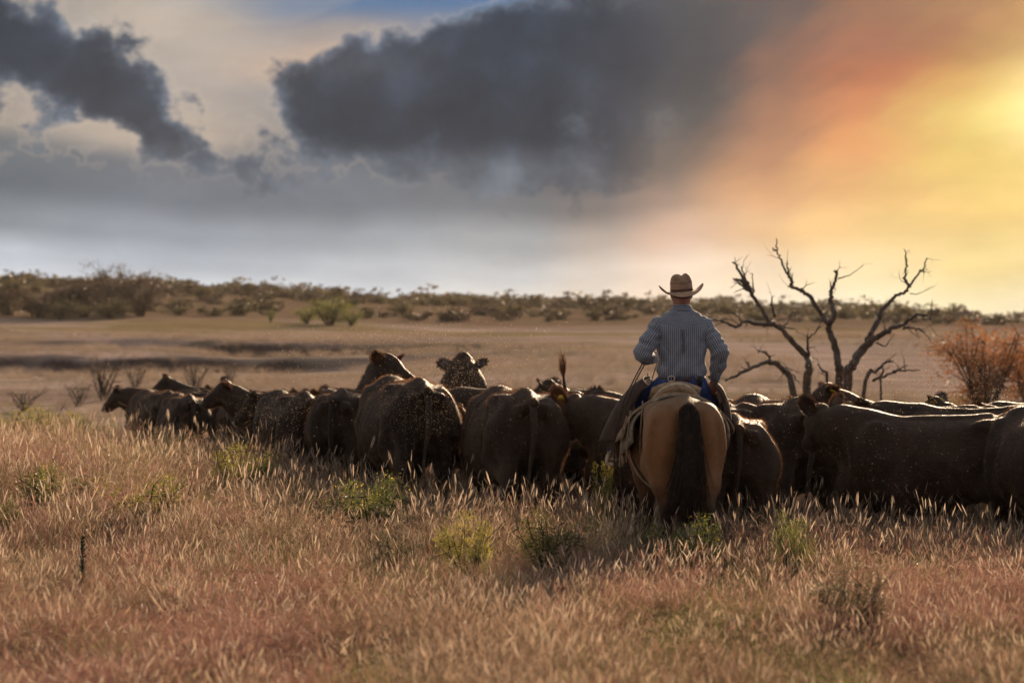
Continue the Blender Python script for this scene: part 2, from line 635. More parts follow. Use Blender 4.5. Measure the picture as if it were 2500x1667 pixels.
def mesh_arrays(me):
    v = np.empty(len(me.vertices) * 3, np.float32)
    me.vertices.foreach_get('co', v)
    n = np.empty(len(me.vertices) * 3, np.float32)
    me.vertices.foreach_get('normal', n)
    return v.reshape(-1, 3), n.reshape(-1, 3)


def fur(name, me, count, length, lean, wid=0.0022, lift=0.5, seed=3, sel=None):
    """short coat: one thin triangle per hair, leaning along the vector field lean(p)"""
    r = np.random.default_rng(seed)
    v, n = mesh_arrays(me)
    pool = np.arange(len(v)) if sel is None else np.nonzero(sel(v, n))[0]
    i = r.choice(pool, count)
    p = v[i] + r.normal(0, 0.006, (count, 3))
    p -= n[i] * np.sum((p - v[i]) * n[i], 1, keepdims=True)
    ln = lean(v[i])
    ln = ln - n[i] * np.sum(ln * n[i], 1, keepdims=True)
    ln /= np.maximum(np.linalg.norm(ln, axis=1, keepdims=True), 1e-6)
    d = ln * (1 - lift) + n[i] * lift + r.normal(0, 0.22, (count, 3))
    d /= np.linalg.norm(d, axis=1, keepdims=True)
    L = length * r.uniform(0.6, 1.3, (count, 1))
    s = np.cross(d, n[i] + r.normal(0, 0.3, (count, 3)))
    s /= np.maximum(np.linalg.norm(s, axis=1, keepdims=True), 1e-6)
    V = np.stack([p - s * wid - n[i] * 0.002, p + s * wid - n[i] * 0.002, p + d * L], 1).reshape(-1, 3)
    return np_mesh(name, V, tris=np.arange(count * 3).reshape(-1, 3))


# ------------------------------------------------------------------ materials
def new_mat(name):
    m = bpy.data.materials.new(name)
    m.use_nodes = True
    t = NT(m.node_tree)
    b = t.n['Principled BSDF']
    return m, t, b


def simple(name, col, rough=0.8, var=0.25, scale=30.0, spec=0.3, sheen=0.0, bump=0.0, metal=0.0, col2=None, sheen_tint=(1, 1, 1), coord='Object', stretch=None):
    m, t, b = new_mat(name)
    tcn = t.node('ShaderNodeTexCoord').outputs[coord]
    if stretch:
        tcn = t.vec('MULTIPLY', tcn, stretch)
    n = t.noise(tcn, scale, 5, 0.6)
    c2 = col2 or tuple(x * (1 - var) for x in col)
    c1 = col if col2 else tuple(min(1, x * (1 + var)) for x in col)
    t.put(b.inputs['Base Color'], t.ramp(n, [(0.35, c2), (0.65, c1)]))
    b.inputs['Roughness'].default_value = rough
    b.inputs['Specular IOR Level'].default_value = spec
    b.inputs['Metallic'].default_value = metal
    if sheen:
        b.inputs['Sheen Weight'].default_value = sheen
        b.inputs['Sheen Roughness'].default_value = 0.35
        b.inputs['Sheen Tint'].default_value = (*sheen_tint, 1)
    if bump:
        bn = t.node('ShaderNodeBump')
        bn.inputs['Strength'].default_value = bump
        bn.inputs['Distance'].default_value = 0.01
        t.put(bn.inputs['Height'], n)
        t.l.new(bn.outputs[0], b.inputs['Normal'])
    return m


def leafy(name, stops, scale=0.6, trans=0.5, rough=0.45, rnd=0.35, att=None, gloss=0.06):
    """foliage: base colour varies by patch and by plant; light shines through the blades"""
    m = bpy.data.materials.new(name)
    m.use_nodes = True
    t = NT(m.node_tree)
    t.n.clear()
    g = t.node('ShaderNodeNewGeometry')
    oi = t.node('ShaderNodeObjectInfo')
    n = t.noise(g.outputs['Position'], scale, 3, 0.6)
    f = t.math('ADD', n, t.math('MULTIPLY', t.math('SUBTRACT', oi.outputs['Random'], 0.5), rnd))
    if att:
        a = t.node('ShaderNodeAttribute', attribute_name=att)
        f = t.math('ADD', f, t.math('MULTIPLY', a.outputs['Fac'], 1.0))
    c = t.ramp(f, stops)
    d = t.node('ShaderNodeBsdfDiffuse')
    tr = t.node('ShaderNodeBsdfTranslucent')
    gl = t.node('ShaderNodeBsdfGlossy')
    gl.inputs['Roughness'].default_value = rough
    t.put(d.inputs[0], c)
    t.put(tr.inputs[0], c)
    mx = t.node('ShaderNodeMixShader')
    mx.inputs[0].default_value = trans
    t.l.new(d.outputs[0], mx.inputs[1])
    t.l.new(tr.outputs[0], mx.inputs[2])
    mx2 = t.node('ShaderNodeMixShader')
    mx2.inputs[0].default_value = gloss
    t.l.new(mx.outputs[0], mx2.inputs[1])
    t.l.new(gl.outputs[0], mx2.inputs[2])
    o = t.node('ShaderNodeOutputMaterial')
    t.l.new(mx2.outputs[0], o.inputs[0])
    return m


# ------------------------------------------------------------------ terrain
_KD = np.array([0, 24, 32, 40, 50, 65, 90, 120, 150, 190, 240, 300, 330, 500, 1400])
_KZ = np.array([0, 0, .02, .12, .5, 1.30, 2.6, 4.05, 5.6, 8.0, 11.2, 14.2, 14.4, 11, 6.])


def vnoise(x, y, s, seed=0):
    """cheap smooth value noise, -1..1"""
    x = np.asarray(x, float) / s
    y = np.asarray(y, float) / s
    xi, yi = np.floor(x), np.floor(y)
    fx, fy = x - xi, y - yi
    fx, fy = fx * fx * (3 - 2 * fx), fy * fy * (3 - 2 * fy)

    def h(a, b):
        q = np.sin(a * 127.1 + b * 311.7 + seed * 74.7) * 43758.5453
        return q - np.floor(q)
    return 2 * ((h(xi, yi) * (1 - fx) + h(xi + 1, yi) * fx) * (1 - fy) + (h(xi, yi + 1) * (1 - fx) + h(xi + 1, yi + 1) * fx) * fy) - 1


def ground_z(x, y):
    x, y = np.asarray(x, float), np.asarray(y, float)
    D = np.maximum(y, 0)
    z = np.interp(D, _KD, _KZ)
    a = x / np.maximum(D, 1.0)                                   # which way we look: the ridge falls to the right
    px = 1250 + 6000 * a
    ridge = np.interp(px, [-1500, 0, 250, 450, 800, 1100, 1500, 2000, 2500, 4000], [1.05, 1.03, 1.0, 0.95, 0.88, 0.83, 0.78, 0.70, 0.62, 0.5])
    f = np.clip((D - 110) / 190, 0, 1)
    z = z * (1 - f + f * ridge)
    # cut banks of a dry wash across the flat, deepest at the left; they face us and lie in shade
    wl = np.clip((1500 - px) / 900, 0, 1)
    for d0, hh, s in ((116, 1.15, 3), (97, .8, 4)):
        dd = d0 + 4.0 * vnoise(x, y * 0, 9, s) + 1.5 * vnoise(x, y * 0, 2.7, s + 1)
        step = 1 / (1 + np.exp(-(D - dd) / 0.35))
        fall = np.exp(-np.clip(dd - D, 0, None) / 9.0) * (1 - step)
        z = z - hh * fall * wl * np.clip(0.8 + 0.8 * vnoise(x, y * 0, 14, s + 5), 0.15, 1.3)
    z = z + 0.042 * np.clip(1.5 - x, -1.5, 8) * np.clip((D - 15) / 8, 0, 1) * np.clip((70 - D) / 25, 0, 1)
    z = z + 0.06 * vnoise(x, y, 3.1, 2) * np.clip((D - 5) / 20, 0, 1) + 0.25 * vnoise(x, y, 17, 9) * np.clip((D - 45) / 60, 0, 1)
    z = z + 0.9 * vnoise(x, y, 45, 4) * np.clip((D - 150) / 100, 0, 1)
    return z


def gz(x, y):
    return float(ground_z(x, y))


_ys = np.concatenate([np.linspace(-40, 0, 9)[:-1], np.linspace(0, 40, 81)[:-1], np.linspace(40, 90, 80)[:-1], np.linspace(90, 118, 140)[:-1],
                      np.linspace(118, 340, 120)[:-1], np.geomspace(340, 1400, 14)])
_us = np.concatenate([np.linspace(-1, -0.26, 12)[:-1], np.linspace(-0.26, 0.26, 150), np.linspace(0.26, 1, 12)[1:]])
_w = np.maximum(60.0, _ys)                                       # half-width grows with distance
_G = np.stack([np.stack([_us * (max(yy, 0) if yy > 60 else 60 * 1.0) * (1.0 if yy > 60 else 1.0) for yy in _ys]), np.repeat(_ys[:, None], len(_us), 1)], -1)
_z = ground_z(_G[..., 0], _G[..., 1])
_V = np.concatenate([_G, _z[..., None]], -1).reshape(-1, 3)
nr, nc = _G.shape[:2]
_q = (np.arange(nr - 1)[:, None] * nc + np.arange(nc - 1)[None]).ravel()
_Q = np.stack([_q, _q + 1, _q + 1 + nc, _q + nc], 1)
m_ground, t, b = new_mat('prairie_soil')
geo = t.node('ShaderNodeNewGeometry').outputs['Position']
n1 = t.noise(geo, 0.045, 6, 0.6)
n2 = t.noise(t.vec('MULTIPLY', geo, (0.35, 1.0, 1.0)), 0.12, 5, 0.6)
n3 = t.noise(geo, 6.0, 5, 0.65)
pink = t.ramp(n2, [(0.36, (0.19, 0.142, 0.125)), (0.5, (0.285, 0.22, 0.20)), (0.64, (0.24, 0.195, 0.15))])
green = t.ramp(n3, [(0.3, (0.13, 0.10, 0.055)), (0.7, (0.22, 0.17, 0.10))])
col = t.mix(t.smooth(n1, 0.47, 0.62), pink, green)
n4 = t.noise(t.vec('MULTIPLY', geo, (0.25, 1.0, 1.0)), 0.9, 6, 0.7)
col = t.mix(1.0, col, t.ramp(n4, [(0.3, (0.6, 0.58, 0.56)), (0.5, (1.0, 1.0, 1.0)), (0.7, (1.35, 1.3, 1.25))]), 'MULTIPLY')
spx = t.node('ShaderNodeSeparateXYZ')
t.put(spx.inputs[0], geo)
hill = t.ramp(t.noise(geo, 0.16, 6, 0.7), [(0.35, (0.085, 0.062, 0.045)), (0.5, (0.16, 0.108, 0.08)), (0.66, (0.12, 0.10, 0.06))])
col = t.mix(t.smooth(spx.outputs[1], 150, 175), col, hill)
soil = t.ramp(n3, [(0.3, (0.06, 0.042, 0.03)), (0.7, (0.14, 0.10, 0.07))])
col = t.mix(t.smooth(spx.outputs[1], 30, 42, 1.0, 0.0), col, soil)
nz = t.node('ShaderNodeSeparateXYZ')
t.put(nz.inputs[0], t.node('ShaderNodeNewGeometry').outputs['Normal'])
col = t.mix(t.smooth(nz.outputs[2], 0.80, 0.95, 1.0, 0.0), col, (0.055, 0.04, 0.04))      # bare earth on the cut banks, darkened in colour for their shade
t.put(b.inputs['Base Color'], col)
b.inputs['Roughness'].default_value = 1.0
b.inputs['Specular IOR Level'].default_value = 0.0
bn = t.node('ShaderNodeBump')
bn.inputs['Strength'].default_value = 0.6
bn.inputs['Distance'].default_value = 0.2
t.put(bn.inputs['Height'], n3)
t.l.new(bn.outputs[0], b.inputs['Normal'])
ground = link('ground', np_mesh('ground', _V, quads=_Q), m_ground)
tag(ground, 'open prairie rising from the grassy flat to a low scrubby ridge', kind='structure')

# warm dusty evening air
hz = MB()
hx, hy0, hy1, hz0, hz1 = 1450.0, -60.0, 1450.0, -3.0, 19.0
hz.add([(x, y, z) for x in (-hx, hx) for y in (hy0, hy1) for z in (hz0, hz1)],
       [(0, 1, 3, 2), (4, 6, 7, 5), (0, 4, 5, 1), (2, 3, 7, 6), (1, 5, 7, 3), (0, 2, 6, 4)])
m_haze = bpy.data.materials.new('haze')
m_haze.use_nodes = True
t = NT(m_haze.node_tree)
t.n.clear()
pvol = t.node('ShaderNodeVolumePrincipled')
pvol.inputs['Color'].default_value = (0.92, 0.84, 0.76, 1)
pvol.inputs['Density'].default_value = 0.0001
pvol.inputs['Anisotropy'].default_value = 0.25
ov = t.node('ShaderNodeOutputMaterial')
t.l.new(pvol.outputs[0], ov.inputs['Volume'])
haze = hz.build('haze', m_haze, None, False)
tag(haze, 'thin warm dust haze lying over the prairie', kind='stuff')


# ------------------------------------------------------------------ cattle
def hide_mat(name, dark, light, sheen_tint):
    m, t, b = new_mat(name)
    oc = t.node('ShaderNodeTexCoord').outputs['Object']
    oi = t.node('ShaderNodeObjectInfo').outputs['Random']
    n = t.noise(oc, 3.0, 5, 0.6)
    n2 = t.noise(oc, 45.0, 4, 0.6)
    f = t.math('ADD', t.math('MULTIPLY', n, 0.7), t.math('MULTIPLY', n2, 0.3))
    f = t.math('ADD', f, t.math('MULTIPLY', t.math('SUBTRACT', oi, 0.5), 0.25))
    base = t.ramp(f, [(0.35, dark), (0.68, light)])
    # dry dust and dung crusts in patches
    dn = t.noise(t.vec('ADD', oc, (4.0, 1.0, 2.0)), 7.0, 6, 0.7)
    base = t.mix(t.math('MULTIPLY', t.smooth(dn, 0.55, 0.72), 0.6), base, (0.085, 0.058, 0.040))
    t.put(b.inputs['Base Color'], base)
    b.inputs['Roughness'].default_value = 0.55
    b.inputs['Specular IOR Level'].default_value = 0.2
    b.inputs['Sheen Weight'].default_value = 0.12
    b.inputs['Sheen Roughness'].default_value = 0.4
    b.inputs['Sheen Tint'].default_value = (*sheen_tint, 1)
    bn = t.node('ShaderNodeBump')
    bn.inputs['Strength'].default_value = 0.8
    bn.inputs['Distance'].default_value = 0.02
    t.put(bn.inputs['Height'], t.noise(t.vec('MULTIPLY', oc, (0.6, 1, 1)), 38.0, 5, 0.7, 0.8))
    t.l.new(bn.outputs[0], b.inputs['Normal'])
    return m


m_hide = hide_mat('cow_hide', (0.009, 0.0046, 0.003), (0.047, 0.0235, 0.0135), (0.70, 0.48, 0.34))
m_coat = leafy('cow_coat', [(0.3, (0.030, 0.014, 0.008)), (0.55, (0.10, 0.048, 0.026)), (0.75, (0.24, 0.11, 0.05))], 7.0, 0.6, rnd=0.4, gloss=0.02)
m_ear = leafy('ear_hair', [(0.3, (0.022, 0.011, 0.007)), (0.55, (0.07, 0.032, 0.016)), (0.8, (0.16, 0.07, 0.03))], 9.0, 0.45, rnd=0.4)
m_tuft = leafy('tail_hair', [(0.3, (0.05, 0.022, 0.010)), (0.7, (0.20, 0.085, 0.035))], 9.0, 0.45)
m_eye = simple('eye', (0.008, 0.006, 0.005), 0.12, spec=0.6)
m_nose = simple('nose_skin', (0.02, 0.016, 0.016), 0.3, 0.4, 60, spec=0.5, bump=0.3)
m_hoof = simple('hoof_horn', (0.02, 0.016, 0.013), 0.6, 0.3, 40)
m_tag_y = simple('ear_tag_yellow', (0.75, 0.50, 0.05), 0.4, 0.1)
m_tag_g = simple('ear_tag_green', (0.04, 0.42, 0.17), 0.4, 0.1)


def ear_mesh(seed, L=0.22, Wd=0.078):
    """cupped leaf along +x, opening to +z, hair along its rim and back"""
    r = np.random.default_rng(seed)
    mb = MB()
    rows = []
    for i in range(9):
        s = i / 8
        wd = Wd * max(0.30, math.sqrt(max(0.0, 1 - ((s - 0.55) / 0.55) ** 2))) * (1 if s < 0.97 else 0.6)
        rows.append([Vector((s * L, wd * c, 0.024 * (c * c) * (1 - 0.5 * s) - 0.012 * s + 0.02 * s * s)) for c in np.linspace(-1, 1, 7)])
    mb.sheet(rows, 0.009)
    P = np.array([[tuple(q) for q in rw] for rw in rows])
    V, F = [], []
    for k in range(900):
        i = r.integers(0, 9)
        c = r.integers(0, 7)
        edge = r.random() < 0.6
        if edge:
            c = 0 if r.random() < 0.5 else 6
            if r.random() < 0.25:
                i, c = 8, r.integers(0, 7)
        p = P[i, c] + r.normal(0, 0.006, 3)
        out = np.array([0.8 if i < 8 else 1.5, (c - 3) / 3.0, r.normal(0.1, 0.5)])
        out += r.normal(0, 0.35, 3)
        out /= np.linalg.norm(out)
        ln = r.uniform(0.016, 0.042)
        s = np.cross(out, r.normal(0, 1, 3))
        s /= np.linalg.norm(s)
        b = len(mb.v)
        mb.v += [tuple(p - s * 0.002), tuple(p + s * 0.002), tuple(p + out * ln)]
        mb.a += [0, 0, 0]
        mb.f.append((b, b + 1, b + 2))
    return mb.mesh('ear')


EAR = [ear_mesh(s, L, W_) for s, L, W_ in ((1, .195, .070), (2, .20, .068))]


def tag_mesh():
    mb = MB()
    pts = [(math.cos(a) * 0.026, math.sin(a) * 0.034, 0.0) for a in np.linspace(0, 2 * math.pi, 14)[:-1]]
    top = [(x, y, 0.004) for x, y, _ in pts]
    n = len(pts)
    mb.add(pts + top, [tuple(range(n - 1, -1, -1)), tuple(range(n, 2 * n))] + [(i, (i + 1) % n, n + (i + 1) % n, n + i) for i in range(n)])
    return mb.mesh('ear_tag')


TAGM = {'y': tag_mesh(), 'g': tag_mesh()}
TAGM['y'].materials.append(m_tag_y)
TAGM['g'].materials.append(m_tag_g)


def frame(f, roll_up=(0, 0, 1)):
    f = Vector(f).normalized()
    l = Vector(roll_up).cross(f).normalized()
    u = f.cross(l)
    return f, l, u


HEADS = {}


def make_cow(key, poll, yaw, pitch, belly=1.0, legs=(0.1, -0.12, -0.08, 0.12), tail='down', roll=0.0, seed=1, hipw=1.0, hs=1.0, neckw=1.0, ear_up=0.62):
    """one prototype; x forward, y left, z up; hips 1.33 m high"""
    r = np.random.default_rng(seed)
    h = 0.021
    hi_x = max(0.95, poll[0] + 0.6)
    B = Body((-1.12, -0.85, -0.02), (hi_x, 0.85, max(1.45, poll[2] + 0.3)), h)
    B.loft([-0.86, -0.78, -0.6, -0.4, -0.15, 0.12, 0.38, 0.58, 0.74],
           [1.19, 1.27, 1.315, 1.325, 1.29, 1.28, 1.30, 1.32, 1.24],
           [0.86, 0.76, 0.70, 0.60, 0.49, 0.45, 0.47, 0.54, 0.66],
           [0.17 * hipw, 0.25 * hipw, 0.285 * hipw, 0.315 * hipw, 0.375 * belly, 0.40 * belly, 0.34 * belly, 0.29, 0.19], 0.05, 2.08)
    for s in (-1, 1):
        B.ell((-0.41, s * 0.240 * hipw, 1.235), (0.11, 0.060, 0.055), 0.10)                   # hook bone
        B.ell((-0.86, s * 0.125 * hipw, 1.145), (0.055, 0.045, 0.065), 0.05)                    # pin bone
        B.ell((-0.62, s * 0.21 * hipw, 0.98), (0.25, 0.125, 0.30), 0.08)                     # rump and thigh
        B.ell((0.50, s * 0.235, 0.98), (0.17, 0.085, 0.30), 0.09)                            # shoulder
        dh = legs[0] if s > 0 else legs[1]
        df = legs[2] if s > 0 else legs[3]
        st = (-0.46 + dh * 0.35, s * 0.235, 0.72)
        hk = (-0.80 + dh * 0.8, s * 0.20, 0.50)
        fe = (-0.75 + dh * 1.3, s * 0.20, 0.12)
        B.cone((-0.62, s * 0.20, 0.92), st, 0.19, 0.135, 0.08)
        B.cone(st, hk, 0.13, 0.066, 0.06)
        B.cone((-0.78, s * 0.19, 0.82), hk, 0.10, 0.056, 0.07)
        B.cone(hk, fe, 0.062, 0.043, 0.03)
        B.ell((hk[0] - 0.03, hk[1], hk[2] + 0.01), (0.05, 0.042, 0.06), 0.03)
        B.cone(fe, (fe[0] + 0.05, fe[1], 0.03), 0.05, 0.056, 0.02)
        el_ = (0.42 + df * 0.3, s * 0.225, 0.66)
        kn = (0.47 + df * 0.8, s * 0.19, 0.39)
        ff = (0.46 + df * 1.2, s * 0.18, 0.11)
        B.cone((0.46, s * 0.22, 0.9), el_, 0.15, 0.105, 0.08)
        B.cone(el_, kn, 0.10, 0.06, 0.05)
        B.cone(kn, ff, 0.058, 0.043, 0.03)
        B.cone(ff, (ff[0] + 0.04, ff[1], 0.03), 0.049, 0.055, 0.02)
        B.ell((-0.19, s * 0.44 * belly, 1.12), (0.19, 0.13, 0.15), 0.12, cut=True)
        B.ell((-0.64, s * 0.36 * hipw, 1.24), (0.16, 0.10, 0.09), 0.10, cut=True)          # between hook and pin
        B.ell((0.27, s * 0.42 * belly, 0.98), (0.05, 0.075, 0.30), 0.09, cut=True)         # behind the shoulder
        B.ell((-0.36, s * 0.40, 0.74), (0.07, 0.09, 0.20), 0.08, cut=True)                 # flank fold          # hollow flank before the hip
    B.cone((-0.60, 0, 1.30), (-0.91, 0, 1.215), 0.055, 0.045, 0.04)                            # tail head
    B.cone((-0.45, 0, 1.315), (0.35, 0, 1.285), 0.032, 0.032, 0.05)                            # backbone
    B.ell((0.55, 0, 1.28), (0.18, 0.11, 0.075), 0.08)                                        # withers
    B.ell((0.70, 0, 0.70), (0.16, 0.15, 0.19), 0.10)                                         # brisket
    # neck
    P0 = np.array((0.55, 0, 1.08))
    P2 = np.array(poll, float)
    cy, sy = math.cos(rad(yaw)), math.sin(rad(yaw))
    cp, sp_ = math.cos(rad(pitch)), math.sin(rad(pitch))
    f, l, u = frame((cy * cp, sy * cp, sp_), (0, math.sin(rad(roll)), math.cos(rad(roll))))
    fN, lN, uN = (np.array(q) for q in (f, l, u))
    P1 = (P0 + P2) / 2 + np.array((0.06, 0, 0.02))
    B.chain([P0, P1, P2 + fN * -0.02 - uN * 0.06], [0.245, 0.185 * neckw, 0.125 * neckw], 0.10)
    B.cone(P0 + (0, 0, -0.22), (P1 + P2) / 2 - np.array((0, 0, 0.10)), 0.17, 0.10, 0.10)      # throat and dewlap
    B.cone(P0 + (0, 0, 0.17), P1 + np.array((0, 0, 0.12)), 0.10, 0.07, 0.08)                  # crest
    R = np.stack([fN, lN, uN], 1)

    def hp(a, b_, c_):
        return P2 + (fN * a + lN * b_ + uN * c_) * hs
    B.ell(hp(0.06, 0, 0), (0.14 * hs, 0.118 * hs, 0.118 * hs), 0.05, R)
    B.ell(hp(-0.015, 0, 0.085), (0.075 * hs, 0.066 * hs, 0.066 * hs), 0.05, R)
    B.cone(hp(0.06, 0, 0.015), hp(0.30, 0, -0.035), 0.112 * hs, 0.078 * hs, 0.05)
    B.cone(hp(0.04, 0, -0.10), hp(0.28, 0, -0.105), 0.085 * hs, 0.062 * hs, 0.05)
    B.ell(hp(0.355, 0, -0.062), (0.066 * hs, 0.088 * hs, 0.076 * hs), 0.05, R)
    for s in (-1, 1):
        B.ell(hp(0.13, s * 0.092, 0.045), (0.05 * hs, 0.03 * hs, 0.03 * hs), 0.03, R)
        B.ell(hp(0.10, s * 0.08, -0.085), (0.09 * hs, 0.04 * hs, 0.075 * hs), 0.04, R)
    ph = r.uniform(0, 6, 6)

    def wob(g):
        x, y, z = g[:, 0], g[:, 1], g[:, 2]
        rib = 0.0025 * np.sin(x * 46 + 6 * z + ph[3]) * np.exp(-((x - 0.05) / 0.33) ** 2) * np.exp(-((z - 0.95) / 0.25) ** 2)
        return 0.006 * np.sin(9 * x + 4 * z + ph[0]) * np.sin(11 * z + 5 * y + ph[1]) + 0.003 * np.sin(23 * x + ph[2]) * np.sin(19 * z + 13 * y) + rib
    B.bump(wob)
    me = B.mesh('cow_body', 2)
    me.materials.append(m_hide)
    root = empty('cow')
    link('body', me, None, root)

    def lean(p):
        q = np.zeros_like(p)
        q[:, 0] = -1.0
        q[:, 2] = -0.45
        return q
    coat = fur('coat', me, 32000, 0.031, lean, 0.0016, 0.42, seed)
    oc = link('coat', coat, m_coat, root, False)
    oc['kind'] = 'stuff'
    for s in (-1, 1):
        e = link('ear', EAR[0 if s > 0 else 1], m_ear, root)
        e.matrix_local = Matrix.Identity(4)
        d = (l * s * 0.72 + u * ear_up - f * 0.35)
        HEADS.setdefault(key, []).append((e.name, s))
        ex, ey, ez = d.normalized(), None, None
        face = (f * 0.62 + l * s * 0.62 - u * 0.2)
        ez = (face - ex * face.dot(ex)).normalized()
        ey = ez.cross(ex)
        M = Matrix((ex, ey, ez)).transposed().to_4x4()
        M.translation = Vector(hp(-0.015, s * 0.085, 0.035))
        e.matrix_local = M
        eb = MB()
        c = Vector(hp(0.145, s * 0.106, 0.012))
        bm_pts = []
        for i in range(7):
            th = math.pi * i / 6
            bm_pts.append(c + u * math.cos(th) * 0.021)
        eb.tube(bm_pts, [max(0.0012, 0.021 * math.sin(math.pi * i / 6)) for i in range(7)], 8, up=tuple(f))
        eb.build('eye', m_eye, root)
    nb = MB()
    np_ = [Vector(hp(0.405 + 0.012 * math.cos(c * 1.3), 0.055 * c, -0.045 - 0.012 * c * c)) for c in np.linspace(-1, 1, 7)]
    nb.tube(np_, [0.012, 0.026, 0.033, 0.036, 0.033, 0.026, 0.012], 8)
    nb.build('nose', m_nose, root)
    # tail
    tb = MB()
    if tail == 'down':
        pts = catmull([(-0.86, 0, 1.22), (-0.945, 0.005, 1.12), (-0.95, 0.01, 0.85), (-0.94, 0.02, 0.55), (-0.95, 0.02, 0.40)], 4)
    elif tail == 'curl':
        pts = catmull([(-0.86, 0, 1.22), (-0.99, 0.01, 1.20), (-1.06, 0.04, 1.05), (-1.02, 0.10, 0.93), (-0.93, 0.12, 0.98), (-0.90, 0.10, 1.08), (-0.95, 0.08, 1.10), (-0.99, 0.10, 0.95), (-0.97, 0.13, 0.80)], 5)
    elif tail == 'up':
        pts = catmull([(-0.86, 0, 1.22), (-0.98, 0, 1.24), (-1.03, 0.01, 1.38), (-1.03, 0.03, 1.52), (-1.02, 0.04, 1.62)], 4)
    else:
        pts = catmull([(-0.86, 0, 1.22), (-0.95, 0.01, 1.12), (-0.985, 0.02, 0.9), (-0.975, 0.05, 0.65), (-0.98, 0.07, 0.45)], 4)
    n = len(pts)
    tb.tube(pts, [0.030 * (1 - i / n) ** 1.3 + 0.011 for i in range(n)], 8)
    tl = tb.build('tail', m_hide, root)
    sb = MB()
    end, d0 = np.array(pts[-1]), np.array(pts[-1]) - np.array(pts[-3])
    d0 /= np.linalg.norm(d0)
    for i in range(90):
        q = d0 * r.uniform(0.12, 0.30) + r.normal(0, 0.022, 3)
        s = np.cross(q, r.normal(0, 1, 3))
        sb.ribbon([end - d0 * 0.05, end + q * 0.5 + r.normal(0, 0.015, 3), end + q + r.normal(0, 0.012, 3) * 1.5], [0.007, 0.006, 0.001], s)
    sb.build('tail_switch', m_tuft, tl, False)
    return root


PROTO = {
    'level': make_cow('level', (1.04, 0.02, 1.24), 4, -36, 1.0, (0.12, -0.14, -0.1, 0.14), 'down', seed=1),
    'low': make_cow('low', (1.10, 0.05, 1.00), 8, -48, 1.04, (-0.1, 0.12, 0.12, -0.1), 'side', seed=2),
    'alert': make_cow('alert', (0.94, 0.03, 1.42), 12, -24, 0.98, (0.05, -0.10, -0.05, 0.1), 'down', seed=3),
    'right': make_cow('right', (0.98, -0.20, 1.29), -66, -30, 1.0, (0.10, -0.16, -0.14, 0.10), 'curl', seed=5),
    'raised': make_cow('raised', (0.80, -0.02, 1.58), -104, -20, 1.0, (0.06, -0.06, -0.05, 0.05), 'down', seed=6, roll=0, hs=1.12, neckw=1.3),
    'high': make_cow('high', (0.82, 0.0, 1.62), 0, -14, 1.0, (0.06, -0.06, -0.05, 0.05), 'down', seed=7, hs=1.28, neckw=1.45, ear_up=0.12),
    'tailup': make_cow('tailup', (1.12, -0.02, 1.15), -6, -38, 1.03, (-0.12, 0.10, 0.12, -0.1), 'up', seed=8),
}
